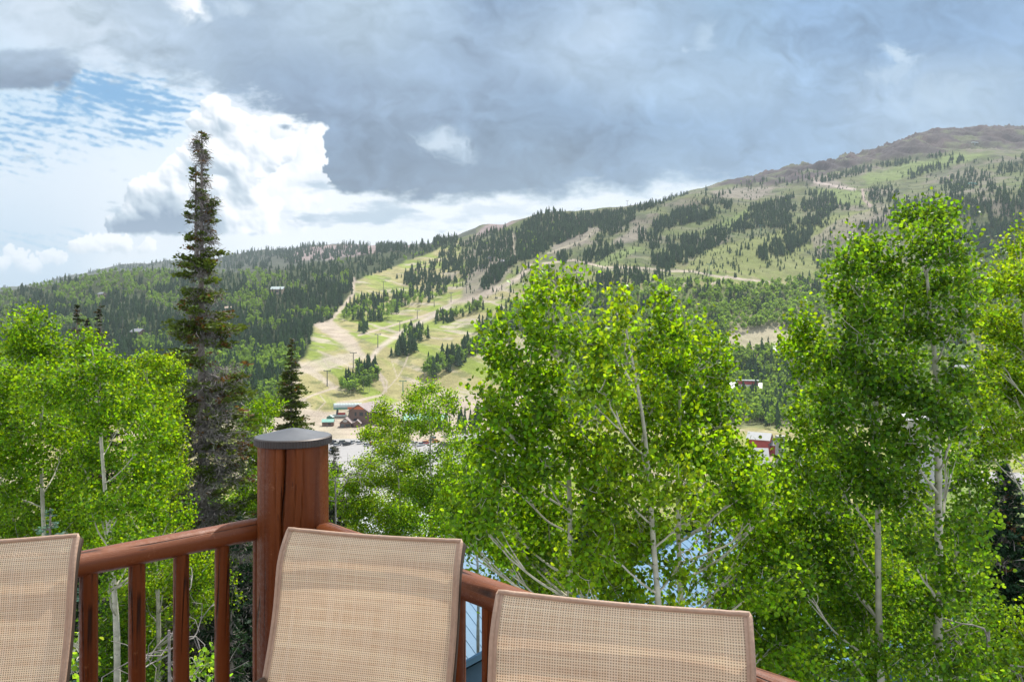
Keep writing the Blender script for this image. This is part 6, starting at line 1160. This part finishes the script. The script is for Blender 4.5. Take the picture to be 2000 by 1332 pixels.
# ---------------------------------------------------------------- vehicles
def car_mesh(kind, paint):
    L_, wd_, h = {'suv': (4.7, 1.9, 1.75), 'sedan': (4.6, 1.8, 1.42), 'pickup': (5.6, 2.0, 1.85), 'van': (6.5, 2.2, 2.7)}[kind]; hb = h * 0.56; b = MB(); gl = MB(); wh = MB()
    def prof_(pts, hw, m, q, inset=0.0):
        n = len(pts); V = [(x, -hw, z) for x, z in pts] + [(x, hw, z) for x, z in pts]; q.raw(V, [tuple(range(n)), tuple(range(2 * n - 1, n - 1, -1))] + [(k, k + n, (k + 1) % n + n, (k + 1) % n) for k in range(n)], m)
    a = L_ / 2; low = [(-a, 0.35), (-a, hb * 0.95), (-a + 0.15, hb), (a - 1.3, hb), (a - 0.15, hb * 0.86), (a, hb * 0.7), (a, 0.35)]; prof_(low, wd_ / 2, paint, b)
    if kind == 'sedan': top = [(-a + 0.45, hb), (-a + 1.15, h), (a - 2.1, h), (a - 1.25, hb)]
    elif kind == 'pickup': top = [(-a + 2.2, hb), (-a + 2.35, h), (a - 2.1, h), (a - 1.35, hb)]
    elif kind == 'van': top = [(-a + 0.02, hb), (-a + 0.05, h), (a - 1.4, h), (a - 0.7, hb)]
    else: top = [(-a + 0.05, hb), (-a + 0.25, h), (a - 1.9, h), (a - 1.2, hb)]
    prof_(top, wd_ / 2 - 0.14, 'dark_glass', gl); rf = MB(); rf.box(((top[1][0] + top[2][0]) / 2, 0, h + 0.03), (top[2][0] - top[1][0], wd_ - 0.3, 0.08), paint)
    if kind == 'van': prof_([(-a + 0.05, hb), (-a + 0.07, h), (a - 2.4, h), (a - 2.4, hb)], wd_ / 2 - 0.08, paint, rf)
    for sx_ in (-a + 0.9, a - 0.95):
        for sy_ in (-wd_ / 2 + 0.1, wd_ / 2 - 0.1): wh.tube([(sx_, sy_ - 0.12, 0.34), (sx_, sy_ + 0.12, 0.34)], 0.34, 'rubber', 12)
    return [('body', b.mesh('body')), ('cabin_glass', gl.mesh('cabin_glass')), ('roof', rf.mesh('roof')), ('wheels', wh.mesh('wheels'))]
CM = {}
def car(kind, color, px_, py_, yaw, label, group=None):
    if (kind, color) not in CM: CM[(kind, color)] = car_mesh(kind, 'paint_' + color)
    x, y = V60(px_, py_); root = empty('parked_car' if kind != 'van' else 'camper_van', (x, y, -59.62), R(yaw)); tag(root, label, 'car' if kind != 'van' else 'van', group)
    for n_, me in CM[(kind, color)]: link(n_, me, root)
cl = [('sedan', 'white', 626, 866, 60, 'white car at the left end of the front row, just above the post cap'), ('sedan', 'silver', 634, 864, 60, 'silver car second from the left in the front row'), ('suv', 'black', 641, 866, 62, 'black SUV third from the left above the post cap'), ('suv', 'grey', 648, 866, 62, 'dark grey SUV in the row above the post cap'), ('pickup', 'black', 652, 868, 64, 'black pickup in the row in front of the lodge porch'),
      ('suv', 'silver', 659, 872, 64, 'silver SUV at the right end of the row in front of the lodge porch'), ('sedan', 'blue', 651, 881, 55, 'dark blue car alone beside the post cap'), ('suv', 'grey', 670, 867, 60, 'grey SUV at the start of the second row'), ('suv', 'black', 677, 871, 58, 'black SUV nearest in the second row'), ('sedan', 'silver', 684, 869, 60, 'silver sedan in the second row'), ('sedan', 'white', 690, 866, 60, 'white car at the right end of the second row')]
for a in cl: car(*a)
pal = ['white', 'silver', 'black', 'blue', 'red', 'grey', 'white', 'silver', 'orange', 'tan']
for k in range(17):
    car(['suv', 'sedan', 'suv', 'pickup'][k % 4], pal[(k * 7) % 10], 706 + k * 10.5 + rng.uniform(-2, 2), 868 + 4 * math.sin(k * 1.3), 60 + rng.uniform(-6, 6), '%s car in the long row glimpsed through the leafy aspens' % pal[(k * 7) % 10], '%s cars in the long row behind the aspens' % pal[(k * 7) % 10])
for k, (kd, c_, a, b, lb) in enumerate([('van', 'white', 762, 905, 'white camper van behind the leafy aspen in the middle of the lot'), ('van', 'white', 832, 898, 'white van just left of the slender leaning trunk'), ('suv', 'silver', 900, 895, 'silver SUV in the near part of the lot, right of the slender trunk'), ('suv', 'blue', 846, 838 + 22, 'blue car beside the orange one near the green bank'), ('pickup', 'orange', 842, 864, 'orange pickup near the green bank'),
      ('suv', 'white', 886, 850, 'white SUV on the upper strip of the lot'), ('sedan', 'silver', 893, 849, 'silver car on the upper strip of the lot'), ('sedan', 'red', 899, 848, 'red car on the upper strip of the lot'), ('suv', 'black', 907, 847, 'black SUV at the right end of the upper strip'), ('van', 'silver', 926, 866, 'silver van beside the middle aspen clump'), ('sedan', 'white', 880, 868, 'white car at the foot of the green bank')]): car(kd, c_, a, b, 40 + 13 * k % 50, lb)
for k, (a, b, lb) in enumerate([(1590, 372, 'white truck parked on the high dirt pad'), ]): pass
def person(px_, py_, label, shirt):
    x, y = V60(px_, py_); r_ = MB(); P = [((0, -.09, 0.05), .06), ]
    me = MB(); 
    for s_ in (-1, 1): me.tube([(s_ * .09, 0.03, 0.02), (s_ * .10, 0, 0.48), (s_ * .09, 0, 0.88)], [.06, .07, .09], 'cloth_dark', 8)
    me.tube([(0, 0, .85), (0, 0, 1.1), (0, 0, 1.38), (0, 0, 1.48)], [.17, .15, .19, .07], shirt, 10)
    for s_ in (-1, 1): me.tube([(s_ * .2, 0, 1.40), (s_ * .25, -.02, 1.1), (s_ * .24, -.1, .86)], [.055, .045, .04], shirt, 8)
    me.tube([(0, 0, 1.46), (0, 0, 1.54), (0, 0, 1.66), (0, 0, 1.76)], [.05, .09, .10, .04], 'skin', 10)
    o = me.obj('person'); o.location = (x, y, -60); tag(o, label, 'person')
person(642.5, 827.5, 'person in dark clothes standing in front of the small shed', 'cloth_dark'); person(669, 831, 'person in a red top walking in front of the lodge porch', 'cloth_red'); person(639, 835, 'person in dark clothes walking at the edge of the parking lot', 'cloth_dark')
# ---------------------------------------------------------------- haze
m = bpy.data.materials.new('haze_air'); m.use_nodes = True; nt = m.node_tree; nt.nodes.clear(); o_ = nt.nodes.new('ShaderNodeOutputMaterial'); vv = nt.nodes.new('ShaderNodeVolumePrincipled')
vv.inputs['Color'].default_value = (0.76, 0.87, 0.96, 1); vv.inputs['Density'].default_value = 0.000085; vv.inputs['Anisotropy'].default_value = 0.2; nt.links.new(vv.outputs[0], o_.inputs['Volume']); MATS['haze_air'] = m
zlo, zhi = float(GZ.min()) - 1, float(GZ.max()) + 60; q = MB(); q.box((500, 3200, (zlo + zhi) / 2), (24000, 7500, zhi - zlo), 'haze_air'); tag(q.obj('haze'), 'thin blue air between the deck and the far ridges', kind='stuff')
